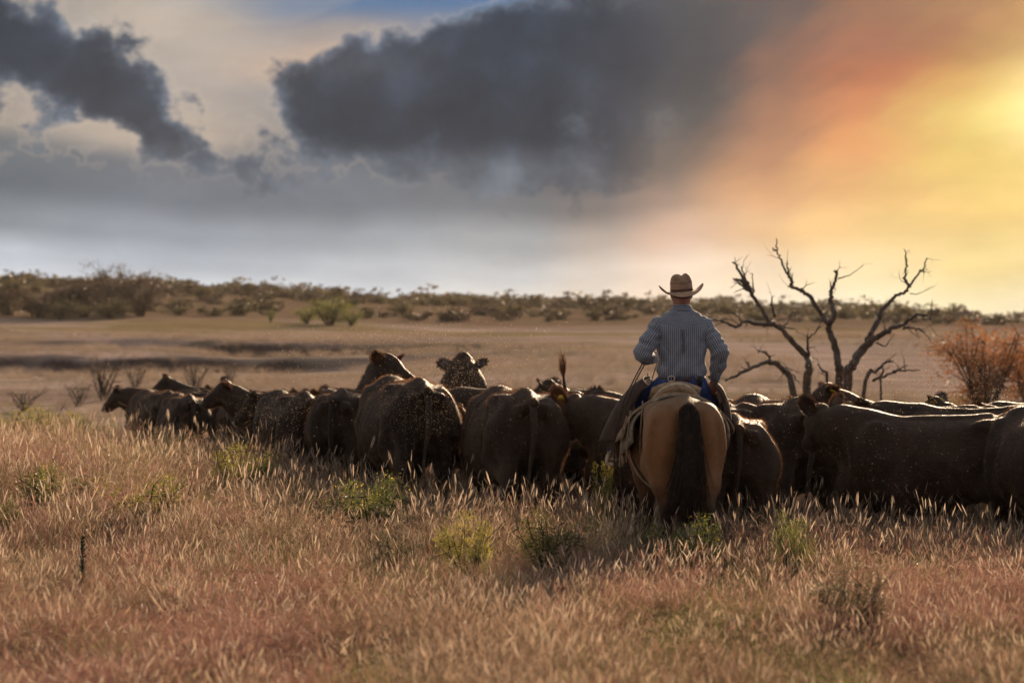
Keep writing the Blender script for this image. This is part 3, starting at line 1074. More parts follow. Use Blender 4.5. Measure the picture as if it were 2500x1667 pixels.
# pose, px of the body's middle, py of its back, distance, heading (90 = away from us, 180 = to the left), tag, label
HERD = [
    ('level', 425, 985, 39.0, 176, None, 'dark cow at the far left end of the herd, head out to the left'),
    ('alert', 520, 985, 42.0, 172, None, 'dark cow mostly hidden behind the leftmost cow, only an ear and back showing'),
    ('low', 385, 980, 36.5, 118, None, 'dark cow with rounded rump just right of the leftmost cow head'),
    ('low', 448, 975, 35.0, 108, None, 'dark cow walking away, second rump from the left end'),
    ('alert', 712, 965, 32.5, 178, None, 'dark cow at left with high poll and head in profile facing left'),
    ('level', 812, 965, 31.2, 173, None, 'dark cow with one orange rimmed ear, head low, left of the fly covered rump'),
    ('level', 720, 968, 38.0, 160, None, 'dark cow at left with only its poll and back above the others'),
    ('low', 712, 957, 30.0, 112, None, 'fly covered dark rump in the left half, beside the raised head'),
    ('level', 985, 958, 31.0, 166, 'g', 'dark cow with a green ear tag just left of the raised head'),
    ('low', 545, 976, 37.0, 110, None, 'dark rump in the left part between the profile head and the second rump'),
    ('low', 828, 957, 29.0, 104, None, 'dark rump just left of the raised head, partly hidden'),
    ('raised', 880, 950, 27.4, 75, None, 'dark cow holding its head high and turned to the right, ear up'),
    ('low', 988, 925, 25.6, 106, None, 'large dark cow with fly covered flank, hip bones showing, right of the raised head'),
    ('low', 590, 972, 35.6, 104, None, 'dark rump directly right of the profile head at left'),
    ('low', 655, 964, 33.6, 114, None, 'dark rump between the profile head and the fly covered rump'),
    ('level', 640, 976, 41.0, 168, None, 'small distant dark cow showing over the left rumps'),
    ('level', 870, 962, 36.0, 150, None, 'dark cow in the rear row, back showing left of the raised head'),
    ('level', 1235, 962, 29.6, 164, None, 'dark cow in the rear row between the two large rumps, poll and back showing'),
    ('alert', 1500, 972, 28.8, 140, None, 'dark cow in the rear row with both ears up, left of the rider'),
    ('level', 2160, 985, 28.6, 165, None, 'dark cow in the rear row below the dead tree trunks, back showing'),
    ('high', 1122, 955, 28.6, 88, None, 'cow whose fly covered head and both ears stick up behind the herd'),
    ('level', 1310, 957, 26.2, 154, None, 'dark cow with one upright ear between the two large rumps'),
    ('low', 1250, 950, 24.2, 102, None, 'large dark rump seen square from behind, left of the horse'),
    ('tailup', 1372, 978, 26.8, 92, None, 'cow with its orange tail switch raised above the herd'),
    ('right', 1655, 985, 23.4, 168, 'y', 'dark cow facing left with tagged ear, just left of the rider'),
    ('level', 1600, 962, 27.0, 160, None, 'dark brown cow behind the rider, only its back showing at his left'),
    ('level', 2010, 988, 26.6, 166, 'g', 'dark cow behind the rider hand with a green ear tag'),
    ('low', 1935, 982, 25.6, 140, None, 'dark cow close behind the rider hand, its bony back showing'),
    ('low', 1768, 1010, 21.2, 93, None, 'black rump pressed against the right side of the horse'),
    ('low', 1890, 972, 23.6, 103, None, 'brown cow walking away, first full rump right of the horse'),
    ('alert', 2262, 990, 25.4, 174, 'y', 'dark cow with raised head in profile and yellow ear tags under the dead tree'),
    ('right', 2285, 1010, 21.7, 172, 'g', 'large dark cow in side view at right with curled tail'),
    ('level', 2380, 992, 24.2, 172, None, 'dark cow behind the large side view cow, one ear showing over its back'),
    ('alert', 2480, 1015, 26.4, 150, 'y', 'cow at right whose two ears with yellow tag rise above the backs'),
    ('level', 2640, 992, 25.6, 158, None, 'cow near the right edge with one rounded ear against the orange bush'),
    ('low', 2560, 1003, 20.7, 100, None, 'black cow cut off by the right edge of the picture'),
    ('low', 2330, 995, 28.0, 160, None, 'dark cow in the rear row at right, only its back line showing'),
]
used = set()
COWS = []
TREE = []
for row in HERD:                                                   # all copies first, tags and ear tilts after
    TREE.append(PROTO[row[0]] if row[0] not in used else copy_tree(PROTO[row[0]]))
    used.add(row[0])
for i_, (pose, px, py, D, hd, tg, label) in enumerate(HERD):
    o = TREE[i_]
    X = px2x(px, D)
    g0 = gz(X, D)
    sc = (px2z(py, D) - g0) / 1.325
    sc = min(1.15, max(0.84, sc))
    o.location = (X, D, g0 - 0.015)
    o.rotation_euler = (0, 0, rad(hd))
    o.scale = (sc, sc * random.uniform(0.97, 1.04), sc)
    tag(o, label, 'cow', 'herd of dark cattle')
    ears = [c for c in o.children if c.name.startswith('ear')]
    for e in ears:
        e.rotation_mode = 'QUATERNION'
        e.rotation_quaternion = e.rotation_quaternion @ Euler((random.uniform(-.3, .3), random.uniform(-.45, .25), random.uniform(-.25, .25))).to_quaternion()
    if pose == 'right':                                            # ears turned broadside to us
        for e in ears:
            e.rotation_quaternion = e.rotation_quaternion @ Euler((1.15, 0, 0)).to_quaternion()
    if tg:
        for e in ears[:1] if tg == 'g' else ears:
            k = link('ear_tag', TAGM[tg], None, e)
            k.location = (0.085, 0.0, 0.012)
            k2 = link('ear_tag', TAGM[tg], None, e)
            k2.location = (0.085, 0.0, -0.022)
    COWS.append((o, sc))


# ------------------------------------------------------------------ horse
H_D = 19.4
H_X = px2x(1681, H_D)
H_YAW = rad(90 + 3.5)
H_LOC = (H_X, H_D, gz(H_X, H_D))

m_horse, t, b = new_mat('horse_coat')
oc = t.node('ShaderNodeTexCoord').outputs['Object']
sp = t.node('ShaderNodeSeparateXYZ')
t.put(sp.inputs[0], oc)
nA = t.noise(oc, 5.0, 5, 0.6)
nB = t.noise(t.vec('MULTIPLY', oc, (1.0, 1.0, 0.35)), 70.0, 4, 0.65)
body = t.ramp(nA, [(0.3, (0.15, 0.062, 0.021)), (0.5, (0.25, 0.112, 0.043)), (0.7, (0.23, 0.088, 0.029))])
body = t.mix(0.4, body, t.ramp(nB, [(0.3, (0.08, 0.037, 0.016)), (0.7, (0.27, 0.14, 0.068))]))
zz = t.math('MULTIPLY_ADD', t.math('SUBTRACT', nA, 0.5), 0.3, sp.outputs[2])
body = t.mix(t.smooth(zz, 1.22, 1.48), body, (0.125, 0.082, 0.056))                # sooty shading along the back
body = t.mix(t.smooth(zz, 0.44, 0.86, 1.0, 0.0), body, (0.022, 0.014, 0.010))    # black points
t.put(b.inputs['Base Color'], body)
b.inputs['Roughness'].default_value = 0.62
b.inputs['Specular IOR Level'].default_value = 0.15
b.inputs['Sheen Weight'].default_value = 0.1
b.inputs['Sheen Tint'].default_value = (0.9, 0.7, 0.5, 1)
bn = t.node('ShaderNodeBump')
bn.inputs['Strength'].default_value = 0.5
bn.inputs['Distance'].default_value = 0.01
t.put(bn.inputs['Height'], nB)
t.l.new(bn.outputs[0], b.inputs['Normal'])
m_horse_hair = leafy('horse_hair', [(0.25, (0.006, 0.004, 0.003)), (0.6, (0.020, 0.011, 0.008)), (0.78, (0.085, 0.034, 0.020))], 22.0, 0.25, rnd=0.1, gloss=0.015)
m_horse_fuzz = leafy('horse_fuzz', [(0.3, (0.06, 0.027, 0.011)), (0.7, (0.17, 0.08, 0.034))], 6.0, 0.3, gloss=0.02)

horse = empty('horse', H_LOC, H_YAW)
tag(horse, 'buckskin brown horse with black tail seen from behind, carrying the rider', 'horse')
B = Body((-0.15, -0.6, -0.02), (2.75, 0.6, 1.85), 0.0165)
B.loft([0.10, 0.22, 0.42, 0.65, 0.95, 1.25, 1.48, 1.62],
       [1.30, 1.385, 1.425, 1.375, 1.335, 1.41, 1.37, 1.22],
       [0.98, 0.90, 0.84, 0.75, 0.67, 0.64, 0.74, 0.85],
       [0.17, 0.265, 0.29, 0.315, 0.345, 0.30, 0.245, 0.17], 0.06, 2.15)
for s in (-1, 1):
    B.ell((0.20, s * 0.165, 1.10), (0.20, 0.148, 0.27), 0.07)
    B.ell((0.33, s * 0.195, 1.04), (0.24, 0.125, 0.27), 0.08)
    B.ell((0.50, s * 0.225, 1.285), (0.13, 0.07, 0.07), 0.10)
    dx = 0.10 if s > 0 else -0.06
    st = (0.42 + dx * 0.3, s * 0.20, 0.86)
    hk = (0.10 + dx, s * 0.150, 0.52)
    B.cone((0.20, s * 0.165, 0.98), (0.16 + dx * 0.5, s * 0.165, 0.74), 0.145, 0.100, 0.07)
    B.cone(st, (0.20 + dx * 0.6, s * 0.165, 0.70), 0.135, 0.088, 0.08)
    B.cone((0.17 + dx * 0.6, s * 0.16, 0.74), hk, 0.096, 0.060, 0.05)
    B.cone(hk, (0.14 + dx * 1.2, s * 0.145, 0.17), 0.056, 0.038, 0.03)
    B.ell((hk[0] - 0.03, hk[1], hk[2] + 0.02), (0.05, 0.045, 0.07), 0.03)
    B.cone((0.14 + dx * 1.2, s * 0.145, 0.17), (0.19 + dx * 1.2, s * 0.145, 0.06), 0.044, 0.045, 0.02)
    B.cone((0.19 + dx * 1.2, s * 0.145, 0.06), (0.20 + dx * 1.2, s * 0.145, 0.02), 0.052, 0.062, 0.01)
    B.ell((0.02, s * 0.265, 0.98), (0.09, 0.035, 0.26), 0.06, cut=True)                # muscle groove down the thigh
    B.ell((0.66, s * 0.36, 1.18), (0.16, 0.09, 0.16), 0.08, cut=True)                  # flank hollow
    df = -0.10 if s > 0 else 0.14
    B.ell((1.42, s * 0.20, 1.05), (0.19, 0.10, 0.28), 0.09)
    B.cone((1.38, s * 0.20, 0.95), (1.36 + df * 0.5, s * 0.19, 0.76), 0.14, 0.10, 0.07)
    B.cone((1.36 + df * 0.5, s * 0.19, 0.76), (1.40 + df, s * 0.17, 0.47), 0.092, 0.058, 0.05)
    B.cone((1.40 + df, s * 0.17, 0.47), (1.38 + df, s * 0.165, 0.16), 0.052, 0.038, 0.03)
    B.cone((1.38 + df, s * 0.165, 0.16), (1.44 + df, s * 0.165, 0.02), 0.044, 0.062, 0.02)
B.cone((0.30, 0, 1.385), (0.02, 0, 1.33), 0.055, 0.05, 0.06)
B.cone((1.40, 0, 1.12), (1.95, 0.02, 1.40), 0.26, 0.135, 0.10)
B.cone((1.35, 0, 1.28), (1.95, 0.02, 1.47), 0.13, 0.08, 0.08)
B.cone((2.0, 0.02, 1.43), (2.42, 0.03, 1.10), 0.115, 0.065, 0.05)
B.cone((2.02, 0.02, 1.33), (2.30, 0.03, 1.12), 0.10, 0.06, 0.05)
for s in (-1, 1):
    B.cone((1.97, 0.02 + s * 0.06, 1.50), (1.99, 0.02 + s * 0.075, 1.63), 0.032, 0.008, 0.02)
_me = B.mesh('horse_body', 2)
link('body', _me, m_horse, horse)


def _lean(p):
    q = np.zeros_like(p)
    q[:, 0] = -0.7
    q[:, 2] = -0.8
    return q


o = link('coat', fur('coat', _me, 16000, 0.011, _lean, 0.0011, 0.30, 5), m_horse_fuzz, horse, False)
o['kind'] = 'stuff'
_r = np.random.default_rng(5)
mb = MB()
for i in range(900):                                              # long full tail, swept a little to the left at its end
    u_, v_ = _r.normal(0, 1), _r.random()
    y0 = np.clip(u_ * 0.030, -0.064, 0.064)
    x0 = 0.02 + _r.uniform(-0.05, 0.02)
    z0 = 1.372 - _r.random() ** 1.6 * 0.28 - 0.055 * (y0 / 0.064) ** 2
    L = _r.uniform(0.7, 1.0)
    z1 = max(0.40, 1.36 - L * 0.98 + _r.normal(0, 0.03))
    spread = 1.0 + 1.35 * (1 - (z1 - 0.4) / 1.0)
    y1 = y0 * 1.25 * spread + 0.05 * max(0, (0.75 - z1)) * 2 + _r.normal(0, 0.016)
    lock = math.sin(i * 12.9898) * 0.5
    y1 += 0.03 * math.sin(lock * 9) * (1.0 - z1)
    if _r.random() < 0.06:
        y1 += _r.normal(0, 0.07)
    ym = y0 * 1.35
    x1 = x0 - 0.065 + _r.normal(0, 0.025)
    pts = catmull([(x0 + 0.03, y0, z0), (x0 - 0.055, y0 * 1.25, z0 - 0.05), (x0 - 0.085, ym + _r.normal(0, 0.006), (z0 + z1) / 2 + 0.15), (x1 - 0.01, (ym + y1) / 2 + _r.normal(0, 0.008), z1 + 0.28 * L), (x1 + 0.02, y1, z1)], 3)
    n = len(pts)
    mb.ribbon(pts, [0.0065 * (1 - (k / n) ** 2 * 0.85) for k in range(n)], (_r.normal(0, 0.5), 1, _r.normal(0, 0.2)))
mb.build('tail', m_horse_hair, horse, False)
mb = MB()
for i in range(160):
    s = _r.random()
    p = Vector((1.38 + s * 0.6, 0.02, 1.40 + s * 0.15))
    sd = _r.choice([-1, 1])
    mb.ribbon([p, p + Vector((0, sd * 0.09, -0.05)), p + Vector((_r.normal(0, .02), sd * (0.13 + _r.random() * .03), -0.2 - _r.random() * .1))], [0.008, 0.007, 0.002], (1, 0.2, 0))
mb.build('mane', m_horse_hair, horse, False)

# ------------------------------------------------------------------ saddle
m_leather = simple('saddle_leather', (0.30, 0.195, 0.115), 0.6, 0.35, 22, 0.35, bump=0.35)
m_leather_d = simple('dark_leather', (0.055, 0.030, 0.020), 0.55, 0.45, 25, 0.4, bump=0.3)
m_rough = simple('rough_leather', (0.24, 0.165, 0.105), 0.85, 0.4, 16, 0.2, bump=0.5)
m_blanket = simple('blanket_felt', (0.24, 0.19, 0.14), 1.0, 0.45, 35, 0.1, sheen=0.3, bump=0.6)
m_metal = simple('worn_metal', (0.45, 0.42, 0.38), 0.32, 0.2, 60, 0.5, metal=1.0)
m_pale = simple('pale_rawhide', (0.50, 0.40, 0.29), 0.6, 0.25, 25, 0.3, bump=0.2)

saddle = empty('saddle', H_LOC, H_YAW)
tag(saddle, 'worn tan leather western saddle under the rider', 'saddle')
_WX = [0.10, 0.22, 0.42, 0.65, 0.95, 1.25, 1.48]
_WT = [1.30, 1.385, 1.425, 1.375, 1.335, 1.41, 1.37]
_WB = [0.98, 0.90, 0.84, 0.75, 0.67, 0.64, 0.74]
_WW = [0.17, 0.265, 0.30, 0.325, 0.345, 0.30, 0.245]


def over_back(x, ang, off, flare=0.0):
    """point on the horse's back at station x, ang measured from the spine (positive = left)"""
    tp, bt, wd = (np.interp(x, _WX, q) for q in (_WT, _WB, _WW))
    cz, hz = (tp + bt) / 2, (tp - bt) / 2
    a = math.radians(ang)
    return Vector((x, math.sin(a) * (wd + off + flare * abs(math.sin(a))), cz + math.cos(a) * (hz + off)))


def drape(name, x0, x1, a0, a1, off, th, mat, parent, flare=0.0, nx=9, na=25, wavy=0.0, rearcut=0.0):
    m_ = MB()
    rows = []
    for i in range(nx):
        x = x0 + (x1 - x0) * i / (nx - 1)
        row = []
        for k in range(na):
            a = a0 + (a1 - a0) * k / (na - 1)
            xx = x + (rearcut * (abs(a) / 100.0) ** 2 if i == 0 else rearcut * (abs(a) / 100.0) ** 2 * (1 - i / (nx - 1)))
            row.append(over_back(xx, a, off + wavy * math.sin(a * 0.13 + x * 9), flare))
        rows.append(row)
    m_.sheet(rows, th)
    return m_.build(name, mat, parent)


blanket = drape('saddle_blanket', 0.56, 1.36, -96, 100, 0.026, 0.022, m_blanket, saddle, 0.05, wavy=0.005, rearcut=-0.05)
drape('skirt', 0.60, 1.30, -80, 86, 0.044, 0.014, m_rough, saddle, 0.085, wavy=0.006, rearcut=-0.03)
drape('rear_housing', 0.63, 0.74, -58, 66, 0.060, 0.012, m_leather, saddle, 0.07, wavy=0.004)
for sd in (1, -1):                                                # fenders that carry the stirrups
    m_ = MB()
    y0 = 0.36 if sd > 0 else -0.36
    rows = []
    for i, (zz_, wf) in enumerate(((1.36, .09), (1.25, .11), (1.12, .12), (1.0, .09), (0.93, .05))):
        rows.append([Vector((1.06 + dx * wf, y0 + sd * (0.06 * i / 4 + 0.035), zz_)) for dx in (-1, -0.4, 0.4, 1)])
    m_.sheet(rows, 0.012)
    m_.build('fender', m_leather_d, saddle)
# seat and cantle
mb = MB()
rows = []
for i in range(9):
    x = 0.72 + 0.55 * i / 8
    zc = 1.415 + 0.06 * ((i - 4.5) / 4.5) ** 2
    rows.append([Vector((x, c * 0.185 - 0.0, zc + 0.02 - 0.075 * c * c * (1 if i > 1 else 0.7))) for c in np.linspace(-1, 1, 9)])
mb.sheet(rows, 0.05)
mb.build('seat', m_leather, saddle)
mb = MB()
rows = []
for i in range(7):                                                # dished cantle plate facing the rear
    s = i / 6
    rows.append([Vector((0.735 - 0.055 * s + 0.09 * c * c, c * (0.205 - 0.010 * s), 1.370 + 0.140 * s * (1 - 0.62 * abs(c) ** 2.4) - 0.03 * c * c)) for c in np.linspace(-1, 1, 17)])
mb.sheet(rows, 0.035)
cant = mb.build('cantle', m_leather, saddle)
mb = MB()
mb.tube([Vector(q) + Vector((-0.010, 0, 0.004)) for q in rows[-1]], [0.010 + 0.008 * (1 - abs(c)) for c in np.linspace(-1, 1, 17)], 8)
mb.build('cantle_binding', m_pale, cant)
mb = MB()
mb.tube([(1.27, 0, 1.48), (1.30, 0, 1.56), (1.33, 0, 1.62)], [0.05, 0.026, 0.022], 10)
mb.tube([(1.32, 0, 1.62), (1.335, 0, 1.65)], [0.05, 0.045], 12)
mb.build('horn', m_leather_d, saddle)
mb = MB()                                                          # rear cinch strap under the belly
mb.tube([over_back(0.80, a, 0.05) for a in np.linspace(80, 180, 14)], 0.022, 8, flat=0.35)
mb.build('rear_cinch', m_leather_d, saddle)
mb = MB()
mb.tube([over_back(1.22, a, 0.03) for a in np.linspace(80, 280, 22)], 0.05, 8, flat=0.22)
mb.build('front_cinch', m_pale, saddle)
for sd, yy, zt in ((1, 0.475, 0.98), (-1, -0.455, 0.93)):         # rounded wooden stirrups with rawhide
    st = MB()
    arc = [(1.06, yy + 0.065 * math.cos(a) * 1.0, zt - 0.10 + 0.095 * math.sin(a)) for a in np.linspace(-0.25, math.pi + 0.25, 15)]
    st.tube(arc, 0.017, 8, flat=1.9, up=(0, 0, 1))
    st.tube([(1.06, yy - 0.068, zt - 0.125), (1.06, yy + 0.068, zt - 0.125)], 0.018, 8, flat=2.0)
    so = st.build('stirrup', m_pale, saddle)
    sb_ = MB()
    sb_.tube([(1.06, yy, zt - 0.02), (1.06, yy - sd * 0.02, zt + 0.12)], 0.02, 8, flat=0.4)
    sb_.build('stirrup_strap', m_leather_d, so)
for ys, zs, dy in ((0.40, 1.30, 0.03), (0.43, 1.26, 0.05), (0.30, 1.38, 0.02), (-0.33, 1.30, -0.03)):
    mb = MB()                                                     # saddle strings
    mb.tube(catmull([(0.56, ys, zs), (0.52, ys + dy * 0.6, zs - 0.10), (0.54, ys + dy, zs - 0.24), (0.55, ys + dy * 1.2, zs - 0.42)], 4), 0.006, 6)
    mb.build('saddle_string', m_rough, saddle)


# ------------------------------------------------------------------ rider
m_skin = simple('skin', (0.32, 0.135, 0.085), 0.55, 0.2, 25, 0.4, bump=0.15)
m_hair = simple('short_hair', (0.05, 0.035, 0.028), 0.8, 0.4, 120, 0.3, bump=0.4)
m_denim = simple('blue_denim', (0.035, 0.065, 0.20), 0.85, 0.35, 28, 0.2, bump=0.3)
m_chaps = simple('chaps_leather', (0.045, 0.023, 0.015), 0.65, 0.5, 14, 0.2, bump=0.45)
m_fringe = simple('chaps_fringe', (0.055, 0.032, 0.022), 0.7, 0.4, 60)
m_belt = simple('belt_leather', (0.045, 0.020, 0.014), 0.45, 0.4, 40, 0.45, bump=0.2)
m_boot = simple('boot_leather', (0.16, 0.10, 0.07), 0.55, 0.35, 25, 0.35, bump=0.2)
m_black = simple('black_case', (0.012, 0.012, 0.014), 0.4, 0.2, 40)


def shirt_mat():
    m, t, b = new_mat('striped_shirt')
    a = t.node('ShaderNodeAttribute', attribute_name='stripe').outputs['Fac']
    oc = t.node('ShaderNodeTexCoord').outputs['Object']
    fr = t.math('FRACT', t.math('DIVIDE', a, 0.0165))
    line = t.smooth(t.math('ABSOLUTE', t.math('SUBTRACT', fr, 0.5)), 0.10, 0.20, 1.0, 0.0)
    n = t.noise(oc, 9.0, 4, 0.6)
    blue = t.ramp(n, [(0.3, (0.10, 0.118, 0.165)), (0.7, (0.135, 0.15, 0.205))])
    col = t.mix(line, blue, t.ramp(n, [(0.3, (0.29, 0.30, 0.32)), (0.7, (0.39, 0.39, 0.40))]))
    # narrow dark streak down the spine
    sp = t.node('ShaderNodeSeparateXYZ')
    t.put(sp.inputs[0], oc)
    dy = t.math('ABSOLUTE', t.math('ADD', t.math('ADD', sp.outputs[1], 0.062), t.math('MULTIPLY', t.math('SUBTRACT', n, 0.5), 0.05)))
    spine_mask = t.math('MULTIPLY', t.smooth(dy, 0.006, 0.022, 1.0, 0.0), t.math('MULTIPLY', t.smooth(sp.outputs[2], 1.74, 1.80), t.smooth(sp.outputs[2], 1.94, 1.98, 1.0, 0.0)))
    col = t.mix(t.math('MULTIPLY', spine_mask, 0.6), col, (0.04, 0.035, 0.05))
    t.put(b.inputs['Base Color'], col)
    b.inputs['Roughness'].default_value = 0.85
    b.inputs['Specular IOR Level'].default_value = 0.2
    b.inputs['Sheen Weight'].default_value = 0.25
    bn = t.node('ShaderNodeBump')
    bn.inputs['Strength'].default_value = 0.9
    bn.inputs['Distance'].default_value = 0.03
    t.put(bn.inputs['Height'], t.noise(t.vec('MULTIPLY', oc, (1, 1, 0.6)), 16.0, 3, 0.55, 0.6))
    t.l.new(bn.outputs[0], b.inputs['Normal'])
    return m


m_shirt = shirt_mat()
m_straw, t, b = new_mat('hat_straw')
oc = t.node('ShaderNodeTexCoord').outputs['Object']
wv1 = t.node('ShaderNodeTexWave', wave_type='BANDS', bands_direction='Z')
t.put(wv1.inputs['Vector'], oc)
wv1.inputs['Scale'].default_value = 55
wv1.inputs['Distortion'].default_value = 2.0
n = t.noise(oc, 22, 5, 0.65)
c1 = t.ramp(n, [(0.3, (0.22, 0.125, 0.075)), (0.55, (0.38, 0.235, 0.15)), (0.75, (0.46, 0.31, 0.21))])
c1 = t.mix(t.math('MULTIPLY', wv1.outputs['Fac'], 0.4), c1, (0.25, 0.15, 0.10))
t.put(b.inputs['Base Color'], c1)
b.inputs['Roughness'].default_value = 0.75
b.inputs['Transmission Weight'].default_value = 0.0
b.inputs['Subsurface Weight'].default_value = 0.15
b.inputs['Subsurface Radius'].default_value = (0.02, 0.012, 0.006)
bn = t.node('ShaderNodeBump')
bn.inputs['Strength'].default_value = 0.4
bn.inputs['Distance'].default_value = 0.004
t.put(bn.inputs['Height'], wv1.outputs['Fac'])
t.l.new(bn.outputs[0], b.inputs['Normal'])
m_band = simple('hat_band', (0.10, 0.05, 0.035), 0.7, 0.4, 90, bump=0.4)

rider = empty('person', H_LOC, H_YAW)
tag(rider, 'rider seen from behind in straw cowboy hat, striped shirt, jeans and leather chaps', 'person')
XP = 0.93
YC = -0.065
SHL, SHR = (0.92, 0.120, 1.995), (0.92, -0.250, 1.995)
ELL, ELR = (0.86, 0.262, 1.775), (0.86, -0.375, 1.790)
WRL, WRR = (1.16, 0.13, 1.735), (0.98, -0.352, 1.565)
NB = (0.95, YC - 0.005, 2.13)
HC = (1.00, YC - 0.010, 2.265)
KNL, KNR = (1.32, 0.40, 1.20), (1.32, -0.44, 1.20)
ANL, ANR = (1.08, 0.475, 0.93), (1.08, -0.455, 0.88)
B = Body((0.60, -0.62, 0.72), (1.52, 0.60, 2.45), 0.0078)
# torso, neck and head
B.ell((XP, YC, 1.55), (0.12, 0.165, 0.12), 0.04)
B.cone((XP + 0.01, YC, 1.60), (XP + 0.015, YC, 1.88), 0.115, 0.115, 0.04)
B.ell((XP + 0.01, YC, 1.94), (0.095, 0.155, 0.11), 0.03)
B.cone(NB, HC, 0.068, 0.066, 0.03)
B.ell((HC[0] + 0.005, HC[1], HC[2] + 0.01), (0.098, 0.080, 0.115), 0.03)
B.ell((HC[0] + 0.055, HC[1], HC[2] - 0.055), (0.055, 0.052, 0.062), 0.03)
B.cone((HC[0] + 0.095, HC[1], HC[2] + 0.02), (HC[0] + 0.118, HC[1], HC[2] - 0.022), 0.012, 0.018, 0.012)
B.ell((HC[0] + 0.098, HC[1], HC[2] - 0.062), (0.012, 0.026, 0.008), 0.010)
for s in (-1, 1):
    B.ell((HC[0] - 0.005, HC[1] + s * 0.084, HC[2] - 0.005), (0.020, 0.010, 0.033), 0.010)
    B.ell((HC[0] + 0.083, HC[1] + s * 0.032, HC[2] + 0.012), (0.012, 0.018, 0.010), 0.008)
# arms
for sh, e, w_ in ((SHL, ELL, WRL), (SHR, ELR, WRR)):
    B.cone((XP, YC + (sh[1] - YC) * 0.5, 2.01), sh, 0.06, 0.055, 0.03)
    B.cone(sh, e, 0.058, 0.046, 0.03)
    B.cone(e, w_, 0.044, 0.031, 0.02)


def hand(w_, palm_end, tips, thumb, across, curl):
    w_, pe = np.array(w_), np.array(palm_end)
    d = pe - w_
    ac = np.array(across, float)
    ac /= np.linalg.norm(ac)
    B.cone(w_, w_ + d * 0.35, 0.030, 0.030, 0.01)
    for k in (-1.0, -0.35, 0.35, 1.0):
        B.cone(w_ + d * 0.25 + ac * k * 0.012, pe + ac * k * 0.029, 0.020, 0.0145, 0.012)
    for k, ln in zip((-1.0, -0.35, 0.35, 1.0), tips):
        b0 = pe + ac * k * 0.030
        c_ = np.array(curl, float)
        c_ /= np.linalg.norm(c_)
        dn = d / np.linalg.norm(d)
        p1 = b0 + (dn * 0.80 + c_ * 0.6) * ln * 0.46 + ac * k * 0.002
        p2 = p1 + (dn * 0.25 + c_ * 0.95) * ln * 0.32
        p3 = p2 + (-dn * 0.35 + c_ * 0.9) * ln * 0.26
        B.chain([b0, p1, p2, p3], [0.0115, 0.0105, 0.0095, 0.0085], 0.004)
    tb_ = w_ + d * 0.35 + ac * thumb * 0.030
    t1 = tb_ + d * 0.35 + ac * thumb * 0.026
    t2 = t1 + d * 0.34 + ac * thumb * 0.002 + np.array(curl) * 0.012
    B.chain([tb_, t1, t2], [0.017, 0.0135, 0.011], 0.010)


hand(WRR, (0.995, -0.338, 1.478), (0.082, 0.090, 0.084, 0.066), -1.0, (0.15, 1.0, 0.1), (0.75, 0.45, 0.0))
hand(WRL, (1.245, 0.085, 1.735), (0.080, 0.088, 0.082, 0.066), -1.0, (0.0, 0.2, -1.0), (0.2, -0.8, -0.35))
# legs and feet
for s, kn, an in ((1, KNL, ANL), (-1, KNR, ANR)):
    B.cone((XP + 0.02, YC + s * 0.10, 1.52), kn, 0.095, 0.066, 0.05)
    B.cone(kn, an, 0.060, 0.042, 0.03)
    B.cone(an, (an[0] + 0.14, an[1] + s * 0.02, an[2] - 0.055), 0.042, 0.034, 0.03)
_me = B.mesh('person_body', 1)
bodyo = link('body', _me, m_skin, rider)
# short hair under the hat
B = Body((0.85, -0.22, 2.15), (1.15, 0.1, 2.42), 0.007)
B.ell((HC[0] - 0.014, HC[1], HC[2] + 0.02), (0.094, 0.083, 0.112), 0.0)
B.ell((HC[0] + 0.085, HC[1], HC[2] - 0.03), (0.09, 0.12, 0.13), 0.01, cut=True)
B.ell((HC[0] + 0.01, HC[1], HC[2] - 0.14), (0.16, 0.16, 0.085), 0.01, cut=True)
link('hair', B.mesh('hair', 1), m_hair, rider)
mb = MB()
for s in (-1, 1):
    mb.tube([(HC[0] - 0.01, HC[1] + s * 0.092, HC[2] + 0.018), (HC[0] + 0.10, HC[1] + s * 0.078, HC[2] + 0.016)], 0.0025, 6)
    mb.tube([(HC[0] + 0.103, HC[1] + s * 0.036 + 0.026 * math.cos(a), HC[2] + 0.012 + 0.02 * math.sin(a)) for a in np.linspace(0, 2 * math.pi, 13)], 0.0025, 6, cap=False)
mb.tube([(HC[0] + 0.106, HC[1] - 0.012, HC[2] + 0.016), (HC[0] + 0.106, HC[1] + 0.012, HC[2] + 0.016)], 0.0025, 6)
mb.build('glasses', m_metal, rider)


# shirt: torso shell, yoke, two sleeves, collar, cuffs
def split_build(me, mask_fn, stripe_in, stripe_out, names, mat, parent):
    v, n_ = mesh_arrays(me)
    q = np.empty(len(me.loops), np.int32)
    me.loops.foreach_get('vertex_index', q)
    q = q.reshape(-1, 4)
    cen = v[q].mean(1)
    mk = mask_fn(cen)
    outs = []
    for nm, sel, fn in ((names[0], ~mk, stripe_out), (names[1], mk, stripe_in)):
        qq = q[sel]
        ids, inv = np.unique(qq, return_inverse=True)
        m2 = np_mesh(nm, v[ids], quads=inv.reshape(-1, 4))
        vattr(m2, 'stripe', fn(v[ids]))
        outs.append((nm, m2))
    p = link(outs[0][0], outs[0][1], mat, parent)
    c = link(outs[1][0], outs[1][1], mat, p)
    return p, c


